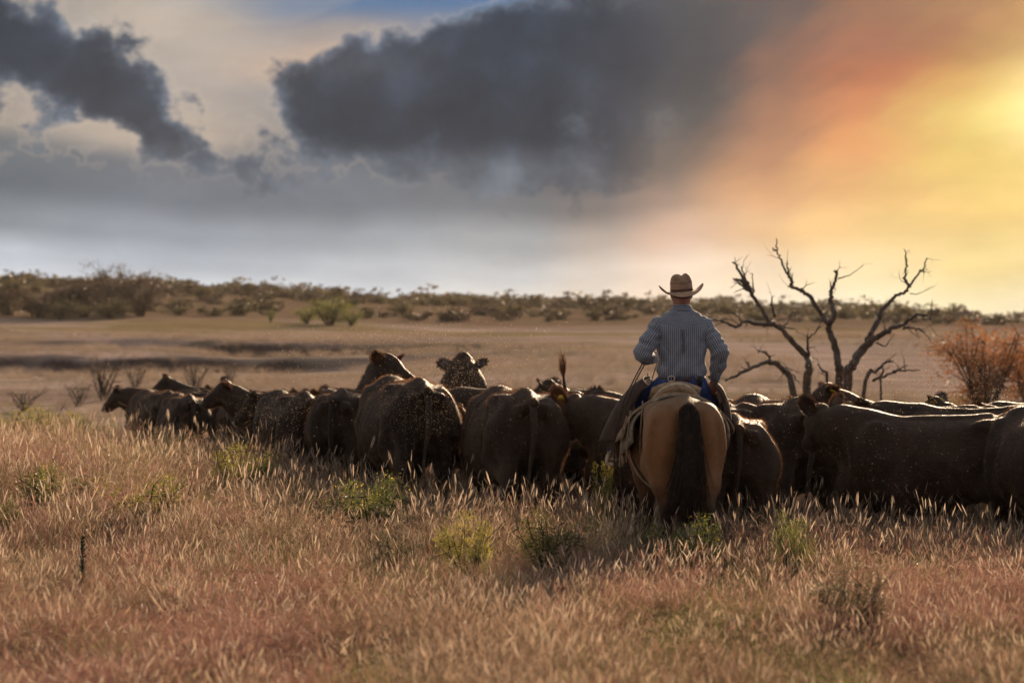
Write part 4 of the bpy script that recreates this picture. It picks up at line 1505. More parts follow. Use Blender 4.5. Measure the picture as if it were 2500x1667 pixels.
B = Body((0.66, -0.50, 1.50), (1.20, 0.38, 2.24), 0.0085)
B.loft([1.555, 1.60, 1.70, 1.85, 1.97, 2.04, 2.09],
       [XP + 0.125, XP + 0.14, XP + 0.14, XP + 0.145, XP + 0.12, XP + 0.09, XP + 0.06],
       [XP - 0.125, XP - 0.150, XP - 0.145, XP - 0.150, XP - 0.145, XP - 0.12, XP - 0.08],
       [0.185, 0.203, 0.198, 0.203, 0.200, 0.16, 0.10], 0.02, 2.6, yc=[YC] * 7, axis=2)
for sh in (SHL, SHR):
    B.cone((XP, YC + (sh[1] - YC) * 0.3, 2.055), (XP - 0.005, sh[1] * 0.97 + YC * 0.03, 1.985), 0.080, 0.074, 0.07)
B.cone((XP + 0.01, YC, 2.05), (NB[0], NB[1], 2.12), 0.10, 0.080, 0.05)
B.cone((XP + 0.03, YC, 2.10), (XP + 0.06, YC, 2.25), 0.07, 0.07, 0.01, cut=True)


def folds(g):
    x, y, z = g[:, 0], g[:, 1], g[:, 2]
    low = np.exp(-((z - 1.60) / 0.06) ** 2)
    return (0.006 * np.sin(34 * z + 14 * np.abs(y - YC) + 3 * np.sin(17 * y)) * (0.35 + low)
            + 0.005 * np.sin(28 * (y - YC) + 9 * z) * np.exp(-((z - 1.72) / 0.14) ** 2)
            + 0.006 * np.sin(40 * (np.abs(y - YC) - 0.9 * (z - 1.9))) * np.exp(-((np.abs(y - YC) - 0.17) / 0.05) ** 2))


B.bump(folds)
_me = B.mesh('shirt', 1)


def yoke_mask(c):
    return c[:, 2] > np.minimum(1.958 + 0.62 * np.clip(np.abs(c[:, 1] - YC) - 0.012, 0, None), 1.998)


shirt, yoke = split_build(_me, yoke_mask, lambda v: v[:, 2] - 0.10 * np.abs(v[:, 1] - YC), lambda v: v[:, 1] - YC + 0.008, ('shirt', 'yoke'), m_shirt, rider)


def sleeve(name, pts, rads, phase):
    lo = np.min(np.array(pts), 0) - 0.13
    hi = np.max(np.array(pts), 0) + 0.13
    B = Body(lo, hi, 0.0085)
    B.chain(pts, rads, 0.035)
    ax = np.array(pts[0]) - np.array(pts[-1])

    def fl(g):
        s = g @ (ax / np.linalg.norm(ax))
        return 0.0055 * np.sin(70 * s + 30 * g[:, 1] + phase) * np.sin(25 * g[:, 0] + 18 * g[:, 2] + phase) + 0.003 * np.sin(120 * s + 50 * g[:, 0])
    B.bump(fl)
    me = B.mesh(name, 1)
    v, _ = mesh_arrays(me)
    best = np.full(len(v), 9.0)
    st = np.zeros(len(v))
    for a, b_ in zip(pts, pts[1:]):
        a, b_ = np.array(a), np.array(b_)
        d = b_ - a
        L = np.linalg.norm(d)
        d = d / L
        tt = np.clip((v - a) @ d, 0, L)
        q = v - a - tt[:, None] * d
        dist = np.linalg.norm(q, axis=1)
        e1 = np.cross(d, (1, 0, 0.001))
        e1 /= np.linalg.norm(e1)
        e2 = np.cross(d, e1)
        ang = np.arctan2(q @ e2, q @ e1) * 0.066
        m_ = dist < best
        best[m_] = dist[m_]
        st[m_] = ang[m_]
    vattr(me, 'stripe', st)
    return link(name, me, m_shirt, shirt)


sleeve('sleeve', [(XP, SHL[1] - 0.03, 2.0), SHL, (0.88, 0.210, 1.87), ELL, (0.98, 0.225, 1.745), (1.10, 0.16, 1.735)], [0.075, 0.078, 0.074, 0.070, 0.060, 0.050], 0.4)
sleeve('sleeve', [(XP, SHR[1] + 0.03, 2.0), SHR, (0.885, -0.325, 1.88), ELR, (0.91, -0.372, 1.70), (0.96, -0.358, 1.615)], [0.075, 0.076, 0.070, 0.068, 0.063, 0.056], 1.9)
for w_, e in ((WRL, ELL), (WRR, ELR)):
    mb = MB()
    d = (Vector(e) - Vector(w_)).normalized()
    cpts = [Vector(w_) + d * s for s in (-0.012, 0.0, 0.03, 0.055, 0.07)]
    mb.tube(cpts, [0.037, 0.043, 0.045, 0.048, 0.050], 18, cap=True)
    cu = mb.mesh('cuff')
    v, _ = mesh_arrays(cu)
    vattr(cu, 'stripe', (v @ np.array(d)))
    link('cuff', cu, m_shirt, shirt)
mb = MB()
rows = []
for i in range(5):
    s = i / 4
    rows.append([Vector((NB[0] + (0.078 + 0.014 * (1 - s)) * math.cos(a) - 0.012 * (1 - s), NB[1] + (0.080 + 0.016 * (1 - s)) * math.sin(a), 2.112 + 0.052 * s + 0.012 * math.cos(a) * -1)) for a in np.linspace(0.35, 2 * math.pi - 0.35, 28)])
mb.sheet(rows, 0.004)
co = mb.mesh('collar')
v, _ = mesh_arrays(co)
vattr(co, 'stripe', v[:, 2] * 1.0)
link('collar', co, m_shirt, shirt)

# jeans
B = Body((0.70, -0.60, 0.88), (1.48, 0.60, 1.64), 0.011)
B.ell((XP - 0.005, YC, 1.52), (0.145, 0.192, 0.125), 0.04)
for s, kn, an in ((1, KNL, ANL), (-1, KNR, ANR)):
    B.cone((XP + 0.02, YC + s * 0.105, 1.50), kn, 0.112, 0.082, 0.05)
    B.cone(kn, (an[0], an[1], an[2] + 0.03), 0.078, 0.062, 0.04)


def jf(g):
    return 0.005 * np.sin(45 * g[:, 2] + 20 * g[:, 0]) * np.sin(30 * g[:, 1])


B.bump(jf)
jeans = link('jeans', B.mesh('jeans', 1), m_denim, rider)
mb = MB()
for k in (0.03, -0.075, 0.115, -0.16):
    y = YC + k
    x = XP - 0.142 * math.sqrt(max(0, 1 - (k / 0.21) ** 2)) - 0.008
    mb.add([(x - dx, y + dy, z) for dx in (0, 0.006) for dy in (-0.008, 0.008) for z in (1.535, 1.585)],
           [(0, 1, 3, 2), (4, 6, 7, 5), (0, 4, 5, 1), (2, 3, 7, 6), (1, 5, 7, 3), (0, 2, 6, 4)])
mb.build('belt_loops', m_denim, jeans, False)['kind'] = 'stuff'
# belt
mb = MB()
rows = []
for i in range(4):
    z = 1.542 + 0.036 * i / 3
    rows.append([Vector((XP + 0.150 * math.cos(a), YC + 0.197 * math.sin(a), z)) for a in np.linspace(0, 2 * math.pi, 41)[:-1]])
mb.sheet(rows, 0.006, close=True)
belt = mb.build('belt', m_belt, rider)
mb = MB()
kx, ky = XP - 0.142, YC + 0.105
mb.tube([(kx - 0.018 + 0.0, ky + 0.028 * math.cos(a), 1.562 + 0.022 * math.sin(a)) for a in np.linspace(0, 2 * math.pi, 17)], 0.0055, 8, cap=False)
mb.tube([(kx - 0.018, ky, 1.545), (kx - 0.018, ky, 1.58)], 0.004, 6)
mb.build('buckle', m_metal, belt)
mb = MB()
kx, ky = XP - 0.125, YC - 0.135
mb.sheet([[Vector((kx - 0.012 + 0.25 * dy * 0.1, ky + dy, z)) for dy in (-0.018, 0.018)] for z in (1.585, 1.55, 1.495)], 0.018)
mb.build('phone_holster', m_black, belt)

# chaps: leather flaps over each leg with a cut fringe
CH = {
    1: [[(1.08, .17, 1.585), (0.98, .235, 1.575), (0.90, .25, 1.55), (0.84, .225, 1.51)],
        [(1.20, .27, 1.50), (1.06, .345, 1.49), (0.94, .355, 1.455), (0.85, .30, 1.415)],
        [(1.29, .35, 1.37), (1.13, .44, 1.36), (0.98, .455, 1.325), (0.87, .37, 1.29)],
        [(1.34, .41, 1.22), (1.18, .515, 1.215), (1.02, .535, 1.175), (0.90, .42, 1.16)],
        [(1.35, .45, 1.09), (1.19, .565, 1.075), (1.04, .600, 1.035), (0.93, .47, 1.05)]],
    -1: [[(1.08, -.30, 1.585), (0.98, -.335, 1.575), (0.90, -.34, 1.545), (0.84, -.32, 1.51)],
         [(1.20, -.38, 1.50), (1.06, -.415, 1.49), (0.94, -.42, 1.455), (0.86, -.39, 1.42)],
         [(1.29, -.43, 1.37), (1.13, -.465, 1.36), (0.98, -.47, 1.325), (0.88, -.43, 1.29)],
         [(1.34, -.46, 1.22), (1.18, -.495, 1.215), (1.02, -.50, 1.16), (0.90, -.455, 1.15)],
         [(1.35, -.48, 1.06), (1.19, -.515, 1.03), (1.04, -.525, 0.98), (0.93, -.475, 1.0)]],
}
for sd in (1, -1):
    ctl = [catmull(r_, 4) for r_ in CH[sd]]
    cols = [catmull([r_[k] for r_ in ctl], 4) for k in range(len(ctl[0]))]
    rows = [[Vector(c[i]) for c in cols] for i in range(len(cols[0]))]
    if sd < 0:
        rows = [list(reversed(r_)) for r_ in rows]
    mb = MB()
    mb.sheet(rows, 0.006)
    ch = mb.build('chaps_leg', m_chaps, rider)
    mb = MB()
    edge = [Vector(c[-1]) for c in cols]
    rear = [Vector(q) for q in cols[-1][6:]]
    for line_, dirn in ((edge, Vector((-0.15, 0, -1))), (rear, Vector((-0.75, -0.1 * sd, -0.7)))):
        for i in range(len(line_) - 1):
            for k in range(6):
                p = line_[i].lerp(line_[i + 1], (k + random.random() * 0.5) / 6)
                dd = (dirn + Vector((random.gauss(0, .12), random.gauss(0, .12), 0))).normalized()
                L = random.uniform(0.055, 0.085)
                mb.ribbon([p, p + dd * L * 0.5, p + dd * L + Vector((0, 0, -0.012))], [0.008, 0.007, 0.004], (random.uniform(-.4, .4), 1, 0))
    fo = mb.build('fringe', m_fringe, ch, False)
# boots
for s, an in ((1, ANL), (-1, ANR)):
    B = Body((an[0] - 0.15, an[1] - 0.12, an[2] - 0.14), (an[0] + 0.30, an[1] + 0.12, an[2] + 0.18), 0.009)
    B.cone((an[0] - 0.005, an[1], an[2] + 0.12), (an[0] - 0.01, an[1], an[2]), 0.056, 0.050, 0.03)
    B.cone((an[0] - 0.02, an[1], an[2] - 0.04), (an[0] + 0.10, an[1] + s * 0.012, an[2] - 0.058), 0.040, 0.040, 0.03)
    B.cone((an[0] + 0.10, an[1] + s * 0.012, an[2] - 0.058), (an[0] + 0.19, an[1] + s * 0.022, an[2] - 0.062), 0.040, 0.020, 0.02)
    B.cone((an[0] - 0.035, an[1], an[2] - 0.06), (an[0] - 0.035, an[1], an[2] - 0.095), 0.030, 0.026, 0.012)
    bo = link('boot', B.mesh('boot', 1), m_boot, rider)
    mb = MB()
    mb.tube([(an[0] - 0.045 + 0.065 * -math.cos(a) * 0.9 + 0.03, an[1] + 0.05 * math.sin(a), an[2] - 0.03) for a in np.linspace(-1.5, 1.5, 11)], 0.006, 6)
    mb.tube([(an[0] - 0.07, an[1], an[2] - 0.03), (an[0] - 0.115, an[1], an[2] - 0.045)], 0.005, 6)
    mb.build('spur', m_metal, bo)

# hat
HT = Vector((HC[0] - 0.005, YC - 0.012, 2.285))
mb = MB()
rows = []
NA = 64
for i, (z, rx, ry) in enumerate(((0.0, .102, .091), (0.03, .102, .091), (0.065, .099, .089), (0.097, .094, .085), (0.124, .084, .076), (0.141, .068, .060), (0.147, .042, .034), (0.142, .012, .009))):
    row = []
    for k in range(NA):
        a = 2 * math.pi * k / NA
        x, y = rx * math.cos(a), ry * math.sin(a)
        zz_ = z
        if i >= 4:
            zz_ -= 0.030 * math.exp(-(y / 0.020) ** 2) * (1 if i >= 6 else 0.55) + 0.018 * math.exp(-((abs(y) - 0.055) / 0.02) ** 2) * max(0, math.cos(a))
            zz_ += 0.010 * (-math.cos(a))
        row.append(HT + Vector((x, y, zz_)))
    rows.append(row)
mb.sheet([list(reversed(r_)) for r_ in rows], 0.003, close=True)
hat = mb.build('hat', m_straw, rider)
mb = MB()
rows = []
for i in range(9):
    s = i / 8
    row = []
    for k in range(NA):
        a = 2 * math.pi * k / NA
        c, sn = math.cos(a), math.sin(a)
        rx, ry = .102 + s * .100, .091 + s * .112
        side = abs(sn) ** 2.2
        lift = side * (0.042 * s ** 2.2 + 0.012 * s) - (1 - side) * 0.040 * s ** 1.1 + (0.010 * s if sn > 0 else 0.0) * side
        row.append(HT + Vector((rx * c, ry * sn * (1 - 0.10 * s * s * side) , 0.004 + lift)))
    rows.append(row)
mb.sheet([list(reversed(r_)) for r_ in rows], 0.0035, close=True)
mb.build('brim', m_straw, hat)
mb = MB()
rows = [[HT + Vector((.1045 * math.cos(a), .0935 * math.sin(a), z)) for a in np.linspace(0, 2 * math.pi, 49)[:-1]] for z in (0.006, 0.014, 0.024)]
mb.sheet([list(reversed(r_)) for r_ in rows], 0.002, close=True)
mb.build('hat_band', m_band, hat)
mb = MB()
for k in range(30):                                               # open lattice row woven round the crown
    for j in range(3):
        a = 2 * math.pi * (k + 0.5 * j) / 30
        p = HT + Vector((.1005 * math.cos(a), .0905 * math.sin(a), 0.058 + j * 0.010))
        nn = Vector((math.cos(a), math.sin(a), 0))
        mb.tube([p - nn * 0.002, p + nn * 0.0015], 0.0042, 6)
mb.build('crown_lattice', m_band, hat)['kind'] = 'stuff'
for o_ in [hat]:
    o_.matrix_local = Matrix.Translation(HT) @ Euler((rad(-5), rad(-4), 0)).to_matrix().to_4x4() @ Matrix.Translation(-HT)

# reins and the doubled lead strap hanging from the left hand
reins = empty('rein', H_LOC, H_YAW)
tag(reins, 'long dark leather rein hanging in a loop from the rider left hand', 'rein')
for j, off in enumerate((0.0, 0.022)):
    mb = MB()
    mb.tube(catmull([(1.22, 0.10, 1.73), (1.05, 0.20 + off, 1.72), (0.86, 0.26 + off, 1.66), (0.80, 0.34 + off, 1.52), (0.78, 0.415 + off * 1.6, 1.33), (0.78, 0.45 + off * 2.5, 1.08), (0.79, 0.46 + off * 2, 0.82), (0.80, 0.445 + off * (2 - 6 * 0), 0.62 + 0.2 * j), (0.80, 0.44, 0.56 + 0.22 * j)], 5), 0.0075, 8, flat=0.55)
    mb.build('strap', m_leather_d, reins)
mb = MB()
mb.tube(catmull([(1.24, 0.09, 1.73), (1.6, 0.12, 1.50), (2.0, 0.14, 1.25), (2.36, 0.10, 1.12)], 5), 0.006, 6, flat=0.6)
mb.build('strap', m_leather_d, reins)


# ------------------------------------------------------------------ dead tree
m_dead, t, b = new_mat('dead_wood')
oc = t.node('ShaderNodeTexCoord').outputs['Object']
n = t.noise(t.vec('MULTIPLY', oc, (1, 1, 0.3)), 14.0, 6, 0.65)
t.put(b.inputs['Base Color'], t.ramp(n, [(0.3, (0.030, 0.022, 0.018)), (0.55, (0.085, 0.062, 0.048)), (0.75, (0.16, 0.125, 0.10))]))
b.inputs['Roughness'].default_value = 0.9
bn = t.node('ShaderNodeBump')
bn.inputs['Strength'].default_value = 0.9
bn.inputs['Distance'].default_value = 0.03
t.put(bn.inputs['Height'], n)
t.l.new(bn.outputs[0], b.inputs['Normal'])

T_D = 39.0
tree = empty('dead_tree', (px2x(2010, T_D), T_D, gz(px2x(2010, T_D), T_D)))
tag(tree, 'bare dead tree with forking branches standing behind the herd at right', 'tree')
_tr = np.random.default_rng(21)


def limb(name, pts, w0, w1, parent=None, dep=0.0, knots=True, dd=0.0):
    """branch through points read off the photograph, given its own depth; widths in photo pixels"""
    P = []
    for i, (x, y) in enumerate(pts):
        D = T_D + dep + dd * i / max(1, len(pts) - 1) + _tr.normal(0, 0.10)
        P.append(at(x, y, D) - Vector(tree.location))
    C = catmull(P, 5)
    n_ = len(C)
    rr = []
    for i in range(n_):
        s = i / (n_ - 1)
        wpx = 0.86 * (w0 + (w1 * 0.7 - w0) * s ** 0.85)
        rr.append(wpx / 2 / FPX * T_D * (1 + (_tr.normal(0, 0.07) if knots else 0)))
        C[i] = C[i] + _tr.normal(0, 0.010 if knots else 0.004, 3)
    mb = MB()
    mb.tube(C, rr, 9)
    for _ in range(4 if w0 > 8 else 2):                            # fine dead twigs
        k = int(_tr.integers(n_ // 3, n_ - 1))
        ax = np.array(C[min(k + 1, n_ - 1)] - C[k])
        ax /= max(np.linalg.norm(ax), 1e-6)
        d = ax * 0.7 + _tr.normal(0, 0.6, 3) + np.array((0, 0, 0.25))
        d /= np.linalg.norm(d)
        L = _tr.uniform(0.07, 0.28)
        q0 = np.array(C[k])
        q1 = q0 + d * L * 0.55 + _tr.normal(0, 0.02, 3)
        q2 = q1 + (d + _tr.normal(0, 0.4, 3)) * L * 0.5
        r0 = min(rr[k] * 0.5, 0.012)
        mb.tube([q0, q1, q2], [r0, r0 * 0.6, 0.0016], 5)
        mb.tube([q1, q1 + (d + _tr.normal(0, 0.6, 3)) * L * 0.35], [r0 * 0.45, 0.0014], 4)
    return mb.build(name, m_dead, parent or tree)


gpx = 960 + (EYE - tree.location.z) / T_D * FPX                  # ground line at the tree
l1 = limb('limb', [(1968, gpx + 8), (1970, 945), (1976, 900), (1972, 872), (1940, 840), (1905, 800), (1880, 785), (1845, 730), (1815, 690), (1795, 708 - 30)], 27, 10)
limb('branch', [(1838, 718), (1815, 680), (1800, 648), (1770, 640 + 60), (1752, 690)][:3] + [(1790, 680 - 38)], 12, 6, l1)
limb('branch', [(1835, 712), (1824, 685), (1808, 652)], 9, 5, l1)
limb('branch', [(1842, 712), (1838, 690), (1838, 667)], 6, 3, l1)
limb('branch', [(1832, 708), (1815, 700), (1790, 679)], 10, 6, l1)
limb('branch', [(1893, 790), (1860, 792), (1825, 786), (1795, 797), (1765, 784), (1727, 777)], 15, 6, l1, dd=-0.6)
limb('branch', [(1815, 786), (1800, 772), (1785, 762)], 6, 3, l1)
limb('branch', [(1768, 786), (1752, 792), (1738, 800)], 4, 2, l1, knots=False)
limb('branch', [(1890, 772), (1888, 750), (1884, 742), (1888, 722)], 9, 5, l1, dd=0.3)
limb('branch', [(1908, 800), (1925, 785), (1932, 765), (1918, 762), (1940, 762), (1952, 760)][:3] + [(1950, 760)], 5, 2.5, l1, dd=0.4)
limb('branch', [(1902, 790), (1925, 800), (1940, 802), (1950, 815)], 5, 2, l1, dd=0.4)
limb('branch', [(1975, 868), (1972, 840), (1972, 815)], 9, 6, l1)
limb('branch', [(1973, 826), (1990, 810), (2005, 785), (2018, 760)], 6, 3, l1, dd=0.3)
l2 = limb('limb', [(2046, gpx + 8), (2050, 930), (2048, 895), (2043, 860), (2035, 835), (2025, 810), (2022, 790), (2005, 765), (1990, 742), (1975, 722), (1955, 707), (1935, 700), (1930, 680), (1915, 655), (1905, 630), (1898, 612), (1896, 582)], 26, 4, dep=0.25)
limb('branch', [(2024, 792), (2036, 770), (2030, 740), (2030, 715), (2038, 690), (2042, 668), (2038, 660)], 17, 8, l2, dd=0.3)
limb('branch', [(2046, 680), (2065, 675), (2085, 665), (2108, 648)], 4.5, 2, l2, dd=0.5, knots=False)
limb('branch', [(1924, 668), (1923, 650), (1922, 636)], 6, 4, l2)
limb('branch', [(1897, 612), (1890, 610), (1886, 605)], 5, 3, l2)
limb('branch', [(1937, 702), (1930, 698), (1925, 700)], 5, 3, l2)
l3 = limb('limb', [(2066, gpx + 8), (2068, 930), (2085, 890), (2105, 850), (2130, 830), (2155, 815), (2180, 800), (2205, 790), (2225, 775), (2250, 768), (2272, 778)], 30, 8, dep=-0.2, dd=-0.5)
limb('branch', [(2118, 832), (2125, 815), (2145, 780), (2152, 760), (2170, 740), (2185, 725), (2205, 715), (2220, 700), (2240, 670), (2255, 655), (2268, 628)], 17, 5, l3, dd=0.5)
limb('branch', [(2222, 700), (2208, 682), (2210, 665), (2214, 640), (2212, 625), (2209, 608)], 9, 4, l3, dd=0.2)
limb('branch', [(2254, 660), (2258, 664)], 5, 3, l3)
limb('branch', [(2205, 800), (2225, 800), (2245, 802), (2260, 810)], 8, 3, l3, dd=-0.3)
limb('branch', [(2240, 802), (2260, 815), (2272, 832), (2276, 850)], 4, 2, l3, knots=False)
limb('branch', [(2236, 803), (2238, 815), (2244, 828)], 3, 1.6, l3, knots=False)
limb('branch', [(2162, 804), (2158, 785), (2152, 770)], 5, 3, l3)
limb('branch', [(2190, 790), (2196, 775), (2192, 768)], 5, 2.5, l3)
limb('branch', [(2272, 776), (2276, 755), (2276, 730)], 3, 1.5, l3, knots=False)
limb('branch', [(2140, 835), (2160, 845), (2172, 830), (2185, 812)], 5, 2, l3, dd=-0.3, knots=False)
limb('branch', [(2222, 716), (2245, 716), (2265, 705), (2282, 698)], 3, 1.4, l3, knots=False)
limb('branch', [(2210, 690), (2198, 680), (2196, 660)], 2.6, 1.3, l3, knots=False)
# low fallen limbs left and right of the trunks
l4 = limb('limb', [(1958, gpx + 5), (1935, 945), (1915, 905), (1890, 885), (1870, 885), (1840, 895), (1800, 915), (1772, 928)], 22, 9, dep=-0.5, dd=-0.5)
limb('branch', [(1882, 885), (1878, 868), (1865, 860), (1845, 855)], 9, 5, l4)
limb('branch', [(1832, 898), (1826, 888), (1822, 878)], 8, 5, l4)
limb('branch', [(1895, 888), (1920, 900), (1940, 920), (1950, 935)], 9, 4, l4, dd=0.4)
l5 = limb('limb', [(2080, gpx + 5), (2115, 930), (2140, 905), (2160, 885), (2180, 882)], 16, 6, dep=-0.4, dd=0.3)
limb('branch', [(2130, 925), (2165, 915), (2195, 905), (2215, 905), (2245, 903)], 9, 4, l5, dd=-0.3)
limb('branch', [(2185, 908), (2200, 897), (2217, 890)], 6, 3, l5)
l6 = limb('limb', [(2030, gpx), (2022, 935), (2008, 905), (1996, 887)], 11, 6, dep=-0.7)
limb('limb', [(2140, gpx), (2152, 935), (2156, 905), (2155, 890)], 9, 4, dep=-0.9)

# ------------------------------------------------------------------ shrubs
def shrub_mesh(seed, n_leaf, leaf, shape, stems=9, bare=0.0):
    """unit shrub (1 m high, about 1 m wide): stems and leaf clumps; shape = 'round', 'vase', 'low'"""
    r = np.random.default_rng(seed)
    mb = MB()
    tips = []
    for i in range(stems):
        a = r.uniform(0, 2 * math.pi)
        out = r.uniform(0.12, 0.48) * (1.1 if shape != 'vase' else 0.85)
        hgt = r.uniform(0.55, 0.98) * (1 if shape != 'low' else 0.8)
        p0 = np.array((r.normal(0, 0.03), r.normal(0, 0.03), -0.06))
        p1 = p0 + np.array((math.cos(a) * out * 0.35, math.sin(a) * out * 0.35, hgt * 0.5)) + r.normal(0, 0.03, 3)
        p2 = np.array((math.cos(a) * out, math.sin(a) * out, hgt)) + r.normal(0, 0.03, 3)
        C = catmull([p0, p1, p2], 4)
        mb.tube(C, [0.018 * (1 - 0.75 * k / (len(C) - 1)) for k in range(len(C))], 5)
        tips += [(C[k], 0.6 + 0.4 * k / len(C)) for k in range(3, len(C))]
        for _ in range(4):
            k = r.integers(3, len(C))
            q = C[k] + r.normal(0, 0.13, 3) + np.array((math.cos(a) * 0.06, math.sin(a) * 0.06, 0.08))
            mb.tube([C[k], (C[k] + q) / 2 + r.normal(0, 0.015, 3), q], [0.007, 0.005, 0.002], 4)
            tips.append((q, 1.0))
    wood = mb.mesh('stems')
    V, T = [], []
    cl = [tips[i][0] + r.normal(0, 0.03, 3) for i in r.integers(0, len(tips), max(8, int(40 * (1 - bare))))]
    for i in range(n_leaf):
        c = cl[r.integers(0, len(cl))]
        sp_ = 0.085 if shape != 'low' else 0.11
        p = c + r.normal(0, sp_, 3) * (1, 1, 0.8)
        if p[2] < 0.02:
            p[2] = abs(p[2]) + 0.02
        d = r.normal(0, 1, 3)
        d /= np.linalg.norm(d)
        s = np.cross(d, r.normal(0, 1, 3))
        s /= np.linalg.norm(s)
        L = leaf * r.uniform(0.6, 1.4)
        V += [p - d * L, p + s * L * 0.42, p + d * L, p - s * L * 0.42]
    V = np.array(V)
    Q = np.arange(len(V)).reshape(-1, 4)
    return wood, np_mesh('foliage', V, quads=Q)


m_twig = simple('shrub_wood', (0.055, 0.040, 0.032), 0.9, 0.4, 20)
LEAFM = {
    'olive': leafy('shrub_olive', [(0.3, (0.065, 0.052, 0.028)), (0.55, (0.10, 0.082, 0.042)), (0.8, (0.14, 0.115, 0.055))], 1.2, 0.4),
    'brown': leafy('shrub_brown', [(0.3, (0.070, 0.047, 0.034)), (0.55, (0.11, 0.075, 0.05)), (0.8, (0.15, 0.105, 0.07))], 1.2, 0.35),
    'green': leafy('shrub_green', [(0.3, (0.075, 0.088, 0.018)), (0.55, (0.15, 0.16, 0.032)), (0.8, (0.23, 0.225, 0.05))], 1.5, 0.45),
    'rust': leafy('shrub_rust', [(0.25, (0.11, 0.05, 0.022)), (0.5, (0.25, 0.095, 0.03)), (0.8, (0.36, 0.19, 0.05))], 1.5, 0.5),
    'yellow': leafy('shrub_yellow', [(0.3, (0.11, 0.105, 0.022)), (0.5, (0.21, 0.19, 0.038)), (0.8, (0.31, 0.25, 0.055))], 2.5, 0.5),
}
SH = {'round': shrub_mesh(1, 2600, 0.030, 'round', 11), 'round2': shrub_mesh(2, 2400, 0.032, 'round', 10), 'low': shrub_mesh(3, 2200, 0.030, 'low', 9),
      'vase': shrub_mesh(4, 1700, 0.024, 'vase', 12, 0.2), 'bare': shrub_mesh(5, 260, 0.020, 'vase', 14, 0.6), 'fine': shrub_mesh(6, 5200, 0.019, 'round', 16)}
_cache = {}


def shrub(kind, leafc, px, D, wpx, hpx, label, group=None, name='shrub', cat='shrub', rz=None, wood=None):
    X = px2x(px, D)
    z = gz(X, D)
    o = empty(name, (X, D, z), random.uniform(0, 6.28) if rz is None else rz)
    sx_ = wpx / FPX * D
    sz_ = hpx / FPX * D
    o.scale = (sx_, sx_, sz_)
    tag(o, label, cat, group)
    wm, fm = SH[kind]
    key = (kind, leafc)
    if key not in _cache:
        f2 = fm.copy()
        f2.materials.append(LEAFM[leafc])
        _cache[key] = f2
    if not wm.materials:
        wm.materials.append(m_twig)
    link('stems', wm, None, o)
    f = link('foliage', _cache[key], None, o, False)
    f['kind'] = 'stuff'
    return o


def base_py(px, D):
    return 960 - (gz(px2x(px, D), D) - EYE) / D * FPX


# far left: a clump of brown trees before the hill, one taller and half bare
for px, D, wpx, hpx, k, c, lb in (
        (295, 172, 150, 118, 'fine', 'brown', 'tall half bare tree sticking above the skyline at far left'),
        (250, 174, 120, 106, 'vase', 'brown', 'bare topped tree beside the tall half bare tree at far left'),
        (340, 170, 140, 98, 'fine', 'brown', 'dark rounded tree right of the tall half bare tree'),
        (210, 168, 170, 80, 'round2', 'brown', 'broad brown bush left of the tall half bare tree'),
        (90, 166, 200, 78, 'round', 'brown', 'broad brown bush at the far left foot of the hill'),
        (150, 162, 120, 50, 'low', 'olive', 'low olive bush at the far left foot of the hill'),
        (20, 168, 150, 85, 'round2', 'olive', 'olive bush cut by the left edge at the foot of the hill'),
        (270, 164, 130, 45, 'low', 'olive', 'low olive bush under the tall half bare tree')):
    shrub(k, c, px, D, wpx, hpx, lb, 'trees at the far left foot of the hill', 'hill_tree', 'tree')
shrub('fine', 'green', 805, 152, 125, 66, 'rounded green bush alone on the flat left of centre', name='bush', cat='bush')
shrub('fine', 'green', 748, 153, 60, 40, 'small green bush touching the rounded green bush', name='bush', cat='bush')
shrub('fine', 'green', 858, 153, 60, 40, 'low green bush at the right of the rounded green bush', name='bush', cat='bush')
shrub('vase', 'green', 660, 156, 34, 34, 'small pale green bush left of the rounded green bush', name='bush', cat='bush')
# shrubs along the skyline that can be told apart
for px, wpx, hpx, lb in ((8, 60, 32, 'dark bush on the skyline at the left edge'), (400, 90, 26, 'dark bush on the skyline right of the tall half bare tree'),
                         (480, 100, 26, 'broad dark bush on the skyline at left'), (585, 62, 34, 'round dark bush on the skyline, left one of the pair'),
                         (702, 64, 38, 'round dark bush on the skyline, right one of the pair'), (810, 80, 30, 'dark bush on the skyline above the green bush'),
                         (760, 50, 24, 'small dark bush on the skyline beside the pair'), (940, 70, 20, 'low dark bush on the skyline left of centre'),
                         (1010, 60, 18, 'low dark bush on the skyline near centre'), (2040, 70, 18, 'low dark bush on the skyline behind the dead tree'),
                         (2300, 60, 22, 'dark bush on the skyline right of the dead tree')):
    shrub(random.choice(['round', 'round2']), random.choice(['olive', 'brown']), px, 300, wpx, hpx, lb, 'bushes on the skyline', 'skyline_bush', 'bush')
# the rest of the scrub on the hill reads as one mass
_hill = []
_r = np.random.default_rng(3)
for i in range(1500):
    D = _r.uniform(176, 318) if i < 480 else _r.uniform(290, 314)
    px = _r.uniform(-300, 2800)
    wpx = _r.uniform(26, 85)
    _hill.append((px, D, wpx, wpx * _r.uniform(0.3, 0.55)))


